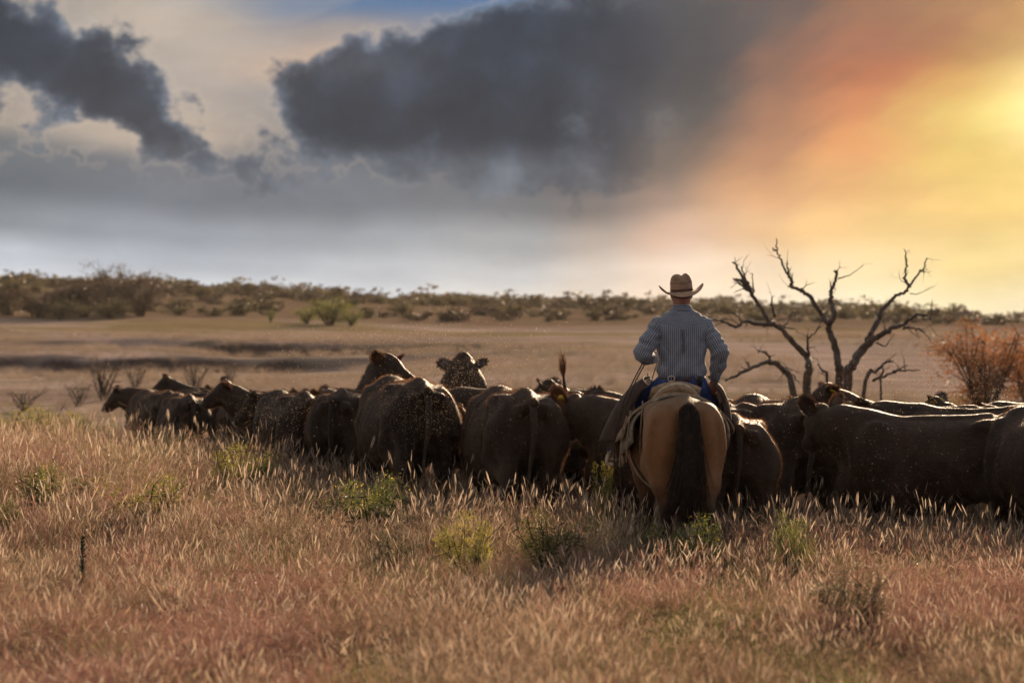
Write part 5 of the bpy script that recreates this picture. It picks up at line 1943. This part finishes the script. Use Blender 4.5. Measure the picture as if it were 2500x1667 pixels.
def merged_scrub(name, items, kinds, mat, label):
    Vs, Qs, n = [], [], 0
    for (px, D, wpx, hpx) in items:
        fm = SH[kinds[_r.integers(0, len(kinds))]][1]
        v, _ = mesh_arrays(fm)
        nq = len(v) // 4
        keep = _r.choice(nq, min(nq, 300), replace=False)
        v = v.reshape(-1, 4, 3)[keep]
        cen = v.mean(1, keepdims=True)
        v = cen + (v - cen) * 3.6
        v = v.reshape(-1, 3)
        a = _r.uniform(0, 6.28)
        X = px2x(px, D)
        sx_, sz_ = wpx / FPX * D, hpx / FPX * D
        vv = np.stack([(v[:, 0] * math.cos(a) - v[:, 1] * math.sin(a)) * sx_ + X, (v[:, 0] * math.sin(a) + v[:, 1] * math.cos(a)) * sx_ + D, v[:, 2] * sz_ + gz(X, D) - 0.1], 1)
        Vs.append(vv)
    V = np.concatenate(Vs)
    return tag(link(name, np_mesh(name, V, quads=np.arange(len(V)).reshape(-1, 4)), mat, None, False), label, kind='stuff')


merged_scrub('hill_scrub', _hill[0::2], ['round', 'low', 'round2'], LEAFM['olive'], 'olive brush scattered over the far hill and along its crest')
merged_scrub('hill_scrub', _hill[1::2], ['round', 'low', 'vase'], LEAFM['brown'], 'brown brush scattered over the far hill and along its crest')
# glowing bush at the right, weeds and bare bushes of the middle ground
shrub('fine', 'rust', 2400, 60, 260, 215, 'tall rust orange bush glowing at the right edge beyond the herd', name='bush', cat='bush')
shrub('fine', 'rust', 2510, 63, 180, 170, 'rust orange bush cut by the right edge beyond the herd', name='bush', cat='bush')
shrub('low', 'yellow', 2290, 52, 170, 85, 'low yellow green bush left of the rust orange bush', name='bush', cat='bush')
shrub('low', 'yellow', 2480, 50, 170, 70, 'low yellow bush under the rust orange bush at the right edge', name='bush', cat='bush')
shrub('low', 'green', 2010, 46, 220, 70, 'low green weeds round the foot of the dead tree', name='bush', cat='bush')
shrub('low', 'green', 1790, 48, 170, 55, 'low green weeds behind the rider right arm', name='bush', cat='bush')
shrub('round', 'green', 2130, 45, 120, 70, 'green bush just right of the dead tree trunks', name='bush', cat='bush')
for px, D, wpx, hpx, lb in ((255, 64, 130, 110, 'bare grey bush behind the left end of the herd'), (330, 70, 90, 90, 'smaller bare grey bush right of the one behind the left end'),
                            (475, 66, 110, 100, 'bare leaning bush behind the left part of the herd'), (560, 72, 70, 80, 'thin bare bush behind the herd at left'),
                            (968, 55, 26, 105, 'single thin dry stalk bush behind the raised cow head'), (845, 58, 50, 60, 'wispy dry bush left of the raised cow head'),
                            (60, 58, 130, 60, 'bare dark bush at the left edge of the flat'), (190, 60, 110, 70, 'bare dark bush left of the herd')):
    shrub('bare', 'brown', px, D, wpx, hpx, lb, 'bare bushes of the middle ground', 'bare_bush', 'bush')
for px, D, wpx, hpx, c, lb in ((140, 39, 150, 115, 'yellow', 'yellow green weed left of the leftmost cow'), (40, 40, 190, 110, 'yellow', 'yellow green weed at the left edge behind the grass'),
                               (215, 38.5, 110, 100, 'green', 'green weed just left of the leftmost cow head'), (300, 33.5, 140, 85, 'yellow', 'low yellow weed in front of the leftmost cow head')):
    shrub('fine', c, px, D, wpx, hpx, lb, 'weeds at the left of the herd', 'weed', 'weed')



# ------------------------------------------------------------------ grass
def stems(n, rng, h, spread, bend, wid, head=0.0, head_len=0.05, head_w=0.0042, fuzz=0, fuzz_len=0.05, seg=3, base_r=0.08):
    """tuft of n curved ribbons rooted near the origin; returns vertices, quads and a per-vertex flag (1 on seed heads)"""
    V, Q, A = [], [], []
    for i in range(n):
        a = rng.uniform(0, 2 * math.pi)
        r0 = base_r * math.sqrt(rng.random())
        b = rng.uniform(0, 2 * math.pi)
        p0 = np.array((math.cos(b) * r0, math.sin(b) * r0, -0.03))
        H = rng.uniform(*h)
        out = spread * rng.uniform(0.2, 1.0) * H
        dv = np.array((math.cos(a), math.sin(a), 0.0))
        sd = np.array((-math.sin(a), math.cos(a), 0)) * 0.6 + rng.normal(0, 0.5, 3)
        sd /= np.linalg.norm(sd)
        bd = bend * rng.uniform(0.3, 1.0) * H
        P = []
        for k in range(seg + 1):
            s = k / seg
            P.append(p0 + dv * (out * s + bd * s * s) + np.array((0, 0, H * (s - 0.28 * (bd / max(H, .01)) * s * s))))
        nb = len(V)
        for k in range(seg + 1):
            ww = wid * (1 - 0.75 * (k / seg) ** 1.5)
            V += [P[k] - sd * ww / 2, P[k] + sd * ww / 2]
            A += [0.0, 0.0]
        Q += [(nb + 2 * k, nb + 2 * k + 1, nb + 2 * k + 3, nb + 2 * k + 2) for k in range(seg)]
        t_ = P[-1] - P[-2]
        t_ /= np.linalg.norm(t_)
        if rng.random() < head:
            for j in range(2):
                s2 = sd if j == 0 else np.cross(t_, sd)
                nb = len(V)
                L = head_len * rng.uniform(0.7, 1.3)
                e = P[-1]
                for f_, w_ in ((-0.15, 0.3), (0.25, 1.0), (0.7, 0.85), (1.05, 0.15)):
                    V += [e + t_ * L * f_ - s2 * head_w * w_ / 2, e + t_ * L * f_ + s2 * head_w * w_ / 2]
                    A += [1.0, 1.0]
                Q += [(nb + 2 * k, nb + 2 * k + 1, nb + 2 * k + 3, nb + 2 * k + 2) for k in range(3)]
        for j in range(fuzz):
            s = rng.uniform(0.55, 1.0)
            k = min(seg - 1, int(s * seg))
            e = P[k] + (P[k + 1] - P[k]) * (s * seg - k)
            d = t_ * 0.7 + rng.normal(0, 0.6, 3)
            d /= np.linalg.norm(d)
            s2 = np.cross(d, rng.normal(0, 1, 3))
            s2 /= np.linalg.norm(s2)
            L = fuzz_len * rng.uniform(0.5, 1.3)
            nb = len(V)
            V += [e - s2 * 0.0009, e + s2 * 0.0009, e + d * L + s2 * 0.0007 - np.array((0, 0, 0.006)), e + d * L - s2 * 0.0007 - np.array((0, 0, 0.006))]
            A += [1.0] * 4
            Q.append((nb, nb + 1, nb + 2, nb + 3))
    return np.array(V), np.array(Q), np.array(A)


def grass_mat(name, stem, headc, trans=0.42):
    m = bpy.data.materials.new(name)
    m.use_nodes = True
    t = NT(m.node_tree)
    t.n.clear()
    g = t.node('ShaderNodeNewGeometry')
    oi = t.node('ShaderNodeObjectInfo').outputs['Random']
    n = t.noise(g.outputs['Position'], 0.9, 4, 0.6)
    f = t.math('ADD', n, t.math('MULTIPLY', t.math('SUBTRACT', oi, 0.5), 0.4))
    a = t.node('ShaderNodeAttribute', attribute_name='head').outputs['Fac']
    c = t.mix(a, t.ramp(f, stem), t.ramp(f, headc))
    d = t.node('ShaderNodeBsdfDiffuse')
    tr = t.node('ShaderNodeBsdfTranslucent')
    gl = t.node('ShaderNodeBsdfGlossy')
    gl.inputs['Roughness'].default_value = 0.4
    t.put(d.inputs[0], c)
    t.put(tr.inputs[0], c)
    mx = t.node('ShaderNodeMixShader')
    mx.inputs[0].default_value = trans
    t.l.new(d.outputs[0], mx.inputs[1])
    t.l.new(tr.outputs[0], mx.inputs[2])
    m2 = t.node('ShaderNodeMixShader')
    m2.inputs[0].default_value = 0.05
    t.l.new(mx.outputs[0], m2.inputs[1])
    t.l.new(gl.outputs[0], m2.inputs[2])
    o = t.node('ShaderNodeOutputMaterial')
    t.l.new(m2.outputs[0], o.inputs[0])
    return m


M_TAN = grass_mat('grass_tan', [(0.25, (0.052, 0.052, 0.019)), (0.45, (0.105, 0.066, 0.033)), (0.7, (0.16, 0.08, 0.046))], [(0.3, (0.30, 0.20, 0.135)), (0.7, (0.46, 0.33, 0.24))])
M_PINK = grass_mat('grass_pink', [(0.3, (0.11, 0.062, 0.036)), (0.5, (0.15, 0.070, 0.045)), (0.75, (0.19, 0.085, 0.06))], [(0.3, (0.23, 0.13, 0.092)), (0.55, (0.28, 0.138, 0.105)), (0.75, (0.34, 0.185, 0.155))])
M_GREEN = grass_mat('grass_green', [(0.3, (0.055, 0.062, 0.016)), (0.55, (0.10, 0.11, 0.027)), (0.8, (0.16, 0.155, 0.042))], [(0.3, (0.30, 0.25, 0.12)), (0.7, (0.42, 0.34, 0.18))])
M_STRAW = grass_mat('grass_straw', [(0.3, (0.16, 0.115, 0.06)), (0.7, (0.30, 0.215, 0.125))], [(0.3, (0.44, 0.33, 0.24)), (0.7, (0.60, 0.48, 0.37))])


def tuft_col(name, specs):
    """collection of tuft meshes used only as the source of scattered instances"""
    c = bpy.data.collections.new(name)
    for i, (mat, kw) in enumerate(specs):
        rg = np.random.default_rng(100 + i + len(name))
        V, Q, A = stems(rng=rg, **kw)
        me = np_mesh('%s_tuft' % name, V, quads=Q)
        vattr(me, 'head', A)
        me.materials.append(mat)
        o = bpy.data.objects.new('%s_tuft_%02d' % (name, i), me)
        c.objects.link(o)
    return c


T = dict
C_TAN = tuft_col('dry_grass', [
    (M_TAN, T(n=46, h=(.18, .42), spread=.40, bend=.45, wid=.0024, head=.30, head_len=.036, head_w=.0036, fuzz=2, fuzz_len=.03)),
    (M_TAN, T(n=40, h=(.22, .46), spread=.30, bend=.35, wid=.0024, head=.45, head_len=.042, head_w=.0038, fuzz=1, fuzz_len=.03)),
    (M_TAN, T(n=52, h=(.14, .34), spread=.55, bend=.65, wid=.0026, head=.15, head_len=.03, head_w=.0034, fuzz=2, fuzz_len=.04)),
    (M_TAN, T(n=38, h=(.22, .44), spread=.40, bend=.75, wid=.0022, head=.2, head_len=.03, fuzz=5, fuzz_len=.035)),
    (M_STRAW, T(n=20, h=(.26, .48), spread=.30, bend=.25, wid=.0024, head=.9, head_len=.045, head_w=.0048)),
    (M_GREEN, T(n=40, h=(.16, .34), spread=.45, bend=.5, wid=.0030, head=.1, head_len=.03)),
])
C_PINK = tuft_col('pink_grass', [
    (M_PINK, T(n=34, h=(.18, .36), spread=.50, bend=.6, wid=.0018, fuzz=9, fuzz_len=.045)),
    (M_PINK, T(n=30, h=(.22, .40), spread=.40, bend=.7, wid=.0018, fuzz=10, fuzz_len=.055)),
    (M_PINK, T(n=38, h=(.14, .32), spread=.65, bend=.8, wid=.0020, fuzz=8, fuzz_len=.04)),
])
M_FAR = grass_mat('grass_far', [(0.3, (0.14, 0.11, 0.085)), (0.6, (0.19, 0.145, 0.115))], [(0.3, (0.22, 0.16, 0.12)), (0.7, (0.30, 0.22, 0.17))])
C_FAR = tuft_col('far_grass', [(M_FAR, T(n=34, h=(.18, .36), spread=.50, bend=.6, wid=.003, fuzz=5, fuzz_len=.05)), (M_FAR, T(n=34, h=(.16, .4), spread=.5, bend=.7, wid=.003, fuzz=5, fuzz_len=.05))])
C_GREEN = tuft_col('green_grass', [
    (M_GREEN, T(n=40, h=(.18, .42), spread=.40, bend=.6, wid=.0038, head=.05, head_len=.03)),
    (M_GREEN, T(n=48, h=(.16, .36), spread=.55, bend=.5, wid=.0032, head=.1, head_len=.03, fuzz=2)),
])
C_TALL = tuft_col('tall_spike_grass', [
    (M_STRAW, T(n=5, h=(.46, .66), spread=.18, bend=.12, wid=.0030, head=1.0, head_len=.065, head_w=.0075, seg=4)),
    (M_STRAW, T(n=7, h=(.40, .60), spread=.25, bend=.20, wid=.0028, head=1.0, head_len=.055, head_w=.007, seg=4)),
    (M_TAN, T(n=7, h=(.46, .64), spread=.3, bend=.55, wid=.0026, head=.5, fuzz=7, fuzz_len=.035, seg=4)),
])


def scatter(name, P, rot, scl, var, coll, label):
    me = bpy.data.meshes.new(name)
    me.vertices.add(len(P))
    me.vertices.foreach_set('co', np.asarray(P, np.float32).ravel())
    a = me.attributes.new('rot', 'FLOAT_VECTOR', 'POINT')
    a.data.foreach_set('vector', np.asarray(rot, np.float32).ravel())
    a = me.attributes.new('scl', 'FLOAT_VECTOR', 'POINT')
    a.data.foreach_set('vector', np.asarray(scl, np.float32).ravel())
    a = me.attributes.new('var', 'INT', 'POINT')
    a.data.foreach_set('value', np.asarray(var, np.int32))
    o = bpy.data.objects.new(name, me)
    COL.objects.link(o)
    ng = bpy.data.node_groups.new(name + '_scatter', 'GeometryNodeTree')
    ng.interface.new_socket('Geometry', in_out='INPUT', socket_type='NodeSocketGeometry')
    ng.interface.new_socket('Geometry', in_out='OUTPUT', socket_type='NodeSocketGeometry')
    N, L = ng.nodes, ng.links
    gi, go = N.new('NodeGroupInput'), N.new('NodeGroupOutput')
    ip = N.new('GeometryNodeInstanceOnPoints')
    ci = N.new('GeometryNodeCollectionInfo')
    ci.inputs['Collection'].default_value = coll
    ci.inputs['Separate Children'].default_value = True
    ci.inputs['Reset Children'].default_value = True

    def na(nm, ty):
        q = N.new('GeometryNodeInputNamedAttribute')
        q.data_type = ty
        q.inputs['Name'].default_value = nm
        return q.outputs['Attribute']
    L.new(gi.outputs[0], ip.inputs['Points'])
    L.new(ci.outputs[0], ip.inputs['Instance'])
    ip.inputs['Pick Instance'].default_value = True
    L.new(na('var', 'INT'), ip.inputs['Instance Index'])
    L.new(na('rot', 'FLOAT_VECTOR'), ip.inputs['Rotation'])
    L.new(na('scl', 'FLOAT_VECTOR'), ip.inputs['Scale'])
    L.new(ip.outputs[0], go.inputs[0])
    md = o.modifiers.new('scatter', 'NODES')
    md.node_group = ng
    return tag(o, label, kind='stuff')


def wedge(n, d0, d1, rng, k=0.235, pad=0.8):
    D = np.sqrt(rng.uniform(d0 * d0, d1 * d1, n))
    x = rng.uniform(-1, 1, n) * (k * D + pad)
    return x, D


def place(name, x, y, coll, label, rng, s=(0.8, 1.25), tilt=0.17, weights=None, grow=None):
    n = len(x)
    P = np.stack([x, y, ground_z(x, y)], 1)
    rot = np.stack([rng.normal(0, tilt, n) - 0.04, rng.normal(0, tilt, n) + 0.05, rng.uniform(0, 6.283, n)], 1)
    sc = rng.uniform(s[0], s[1], n)
    if grow is not None:
        sc = sc * grow
    scl = np.stack([sc, sc, sc * rng.uniform(0.85, 1.2, n)], 1)
    k = len(coll.objects)
    var = rng.choice(k, n, p=weights)
    return scatter(name, P, rot, scl, var, coll, label)


WEEDS = [
        (905, 1165, 21.0, 200, 'green', 1, 'large green broomweed with yellow flowers before the big fly covered cow'),
        (590, 1088, 25.5, 165, 'yellow', 1, 'yellow green broomweed before the cows at left'),
        (140, 1138, 22.0, 190, 'green', 1, 'green broomweed with yellow flowers near the left edge'),
        (370, 1165, 20.6, 175, 'yellow', 1, 'low yellow flowered broomweed in the left foreground'),
        (1140, 1258, 16.8, 145, 'yellow', 0, 'bright green tuft in the grass left of the horse'),
        (1690, 1262, 17.8, 150, 'green', 1, 'green weed right behind the horse hooves'),
        (15, 1218, 20.0, 80, 'green', 0, 'green weed cut by the left edge of the picture'),
        (1345, 1245, 17.6, 160, 'yellow', 0, 'yellow green weed between the tuft and the horse'),
        (1930, 1255, 17.6, 100, 'green', 0, 'small green weed right of the horse in the grass'),
        (2080, 1385, 13.6, 190, 'olive', 0, 'dark olive weed in the right foreground'),
        (1478, 1115, 21.6, 50, 'yellow', 1, 'tall thin yellow flowered weed left of the stirrup'),
        (2250, 1215, 23.6, 110, 'yellow', 1, 'yellow weed showing between the legs of the side view cow'),
        (960, 1300, 17.6, 110, 'olive', 0, 'dull olive weed below the large broomweed'),
        (640, 1205, 21.0, 90, 'olive', 0, 'dull olive weed right of the yellow flowered broomweed')]
g = np.random.default_rng(77)
# patches: where the pink tufts and the green ones grow
x, y = wedge(23000, 6.8, 36, g)
xn, yn = wedge(4200, 6.8, 16, g)
x, y = np.concatenate([x, xn]), np.concatenate([y, yn])
pk = 0.55 * vnoise(x, y * 0.45, 1.3, 31) + 0.6 * vnoise(x, y * 0.5, 0.45, 33) + 0.75 * vnoise(x, y, 0.13, 35)
gn = 0.7 * vnoise(x, y * 0.6, 0.9, 41) + 0.7 * vnoise(x, y, 0.3, 43)
hgt = np.clip(0.62 + 0.38 * (y - 7) / 11, 0.62, 1.05) + 0.25 * vnoise(x, y, 0.9, 51) 
hgt = hgt * (1 + 0.34 * np.clip((0.6 - x) / 4.0, 0, 1) * np.clip((y - 17) / 6, 0, 1))
hgt = np.where((x > 0.75) & (x < 2.0) & (y > 14.5) & (y < 19.6), hgt * 0.62, hgt)
for _px, _t, _D, _w, *_ in WEEDS:                                 # the grass stays low round and just before each weed
    _x = px2x(_px, _D)
    _near = (np.abs(x - _x) < _w / FPX * _D * 0.6) & (y > _D - 3.6) & (y < _D + 0.3)
    hgt = np.where(_near, hgt * 0.66, hgt)
is_p = pk > 0.20
is_g = (gn > 0.14) & ~is_p
is_t = ~is_p & ~is_g
place('dry_grass', x[is_t], y[is_t], C_TAN, 'dry tan grass with pale seed heads covering the foreground', g, weights=[.24, .18, .22, .18, .05, .13], grow=hgt[is_t])
place('pink_grass', x[is_p], y[is_p], C_PINK, 'patches of fine pinkish red grass in the foreground', g, grow=hgt[is_p])
place('green_grass', x[is_g], y[is_g], C_GREEN, 'patches of green grass blades in the foreground', g, grow=hgt[is_g])
# an undergrowth of pink-brown tufts everywhere keeps the soil from showing
x, y = wedge(9000, 6.8, 36, g)
place('short_grass', x, y, C_TAN, 'short dull undergrowth between the taller grass', g, s=(0.5, 0.8), weights=[.2, .1, .25, .1, 0, .35])
# seed heads standing over the sward close to us
C_SEED = tuft_col('seed_heads', [
    (M_STRAW, T(n=7, h=(.28, .44), spread=.30, bend=.25, wid=.0022, head=1.0, head_len=.055, head_w=.0065)),
    (M_TAN, T(n=8, h=(.26, .42), spread=.35, bend=.35, wid=.0022, head=1.0, head_len=.05, head_w=.0062)),
    (M_PINK, T(n=7, h=(.28, .44), spread=.35, bend=.30, wid=.0020, head=1.0, head_len=.06, head_w=.0058, fuzz=3, fuzz_len=.03)),
])
x, y = wedge(5200, 7.0, 21, g)
keep = vnoise(x, y * 0.7, 0.8, 81) + 0.5 * vnoise(x, y, 0.3, 83) > -0.35
x, y = x[keep], y[keep]
place('seed_grass', x, y, C_SEED, 'pale pinkish seed heads standing over the near grass', g, s=(0.75, 1.1), weights=[.3, .4, .3], grow=np.clip(0.72 + 0.3 * (y - 7) / 11, 0.7, 1.05))
# taller spikes that stand up against the cattle
x, y = wedge(1500, 17.5, 31, g)
keep = (vnoise(x, y, 1.3, 61) > -0.2)
x, y = x[keep], y[keep]
place('tall_spike_grass', x, y, C_TALL, 'taller pale seed spikes standing before the cattle', g, s=(0.8, 1.1), tilt=0.08, grow=1 + 0.2 * np.clip((0.6 - x) / 4.0, 0, 1))
# thinner, larger tufts on the flat beyond the herd
x, y = wedge(11500, 36, 132, g, pad=3)
keep = vnoise(x, y * 0.4, 7, 71) + 0.5 * vnoise(x, y, 2, 73) > -0.15
x, y = x[keep], y[keep]
place('far_grass', x, y, C_FAR, 'thin dry reddish grass on the flat beyond the herd', g, s=(0.8, 1.25))

# ------------------------------------------------------------------ weeds that stand out in the grass
m_flower = leafy('broomweed_flower', [(0.3, (0.55, 0.36, 0.03)), (0.7, (0.75, 0.55, 0.06))], 8.0, 0.4)


def flower_mesh(seed, n):
    r = np.random.default_rng(seed)
    V = []
    src, _ = mesh_arrays(SH['fine'][1])
    src = src.reshape(-1, 4, 3).mean(1)
    src = src[src[:, 2] > 0.55]
    for i in range(n):
        p = src[r.integers(0, len(src))] + r.normal(0, 0.015, 3) + (0, 0, 0.02)
        d = r.normal(0, 1, 3)
        d /= np.linalg.norm(d)
        s = np.cross(d, r.normal(0, 1, 3))
        s /= np.linalg.norm(s)
        q = 0.011
        V += [p - d * q, p + s * q, p + d * q, p - s * q]
    return np_mesh('flowers', np.array(V), quads=np.arange(n * 4).reshape(-1, 4))


FL = flower_mesh(3, 150)
FL.materials.append(m_flower)
for px, pyt, D, wpx, c, fl, lb in WEEDS:
    X = px2x(px, D)
    hgt_px = base_py(px, D) - pyt
    o = shrub('fine', c, px, D, wpx, hgt_px, lb, 'broomweeds in the grass', 'broomweed', 'weed')
    if fl:
        f = link('flowers', FL, None, o, False)
        f['kind'] = 'stuff'
# one dark upright mullein-like stalk at the left
m_stalk = simple('stalk_green', (0.045, 0.05, 0.022), 0.9, 0.4, 60)
D = 15.6
X = px2x(203, D)
stalk = MB()
top = px2z(1312, D)
r = np.random.default_rng(9)
zb = gz(X, D)
stalk.tube([(0, 0, -0.03), (0.004, 0, (top - zb) * 0.5), (-0.004, 0, top - zb)], [0.012, 0.011, 0.007], 8)
for i in range(190):
    s = r.uniform(0.2, 1.0)
    a = r.uniform(0, 6.283)
    z = (top - zb) * s
    L = r.uniform(0.018, 0.045) * (1.2 - 0.5 * s)
    d = Vector((math.cos(a), math.sin(a), 0.9))
    p = Vector((0, 0, z))
    stalk.ribbon([p, p + d * L * 0.6, p + d * L], [0.008, 0.012, 0.002], (-math.sin(a), math.cos(a), 0))
so = stalk.build('weed_stalk', m_stalk, None)
so.location = (X, D, zb)
tag(so, 'single dark upright weed stalk in the left foreground', 'weed')

# ------------------------------------------------------------------ flies
m_fly = leafy('fly_wing', [(0.3, (0.55, 0.42, 0.30)), (0.7, (0.85, 0.72, 0.58))], 40.0, 0.6)


def flies(name, spots, label):
    r = np.random.default_rng(len(label))
    V, Tq = [], []
    for (x0, x1, y0, y1, D0, D1, n, size) in spots:
        for i in range(n):
            u_, v_ = 0.5 + 0.5 * np.clip(r.normal(0, 0.55, 2), -3, 3) ** 1 + 0.06 * np.sin(i * 0.7)
            D = r.uniform(D0, D1)
            p = np.array(at(x0 + (x1 - x0) * u_, y0 + (y1 - y0) * v_, D))
            if not (0 < u_ < 1 and 0 < v_ < 1):
                continue
            q = size * r.uniform(0.45, 1.15)
            R = np.array(Euler(r.uniform(0, 6.28, 3)).to_matrix())
            k = np.array([(-1.2, 0, 0), (1.2, 0, 0), (0, 0.9, 0.35), (0, -0.9, 0.35), (0, 0, -0.5)]) * q * 0.5
            b_ = len(V)
            V += list(k @ R.T + p)
            Tq += [(b_, b_ + 2, b_ + 1), (b_, b_ + 1, b_ + 3), (b_, b_ + 4, b_ + 2), (b_ + 1, b_ + 2, b_ + 4), (b_, b_ + 3, b_ + 4), (b_ + 1, b_ + 4, b_ + 3)]
    return tag(link(name, np_mesh(name, np.array(V), tris=np.array(Tq)), m_fly, None, False), label, kind='stuff')


flies('fly_swarm', [(560, 860, 940, 1100, 27.6, 28.4, 714, 0.0084), (900, 1160, 910, 1090, 23.6, 24.4, 884, 0.0074), (1040, 1215, 870, 960, 25.8, 26.2, 442, 0.0095)],
      'cloud of pale flies over the cows in the left half of the herd')
flies('fly_swarm', [(650, 1400, 740, 960, 24, 34, 1530, 0.0084), (1150, 1380, 930, 1150, 22.4, 22.9, 102, 0.0067), (200, 1500, 860, 1100, 22, 30, 442, 0.0078)],
      'scattered flies hanging in the air above the left half of the herd')
flies('fly_swarm', [(1780, 2520, 960, 1230, 19.5, 20.4, 323, 0.0067), (1900, 2560, 860, 1010, 22, 30, 1054, 0.0084), (2200, 2520, 930, 1010, 21.0, 22.2, 272, 0.0078)],
      'scattered flies over the cows right of the horse')
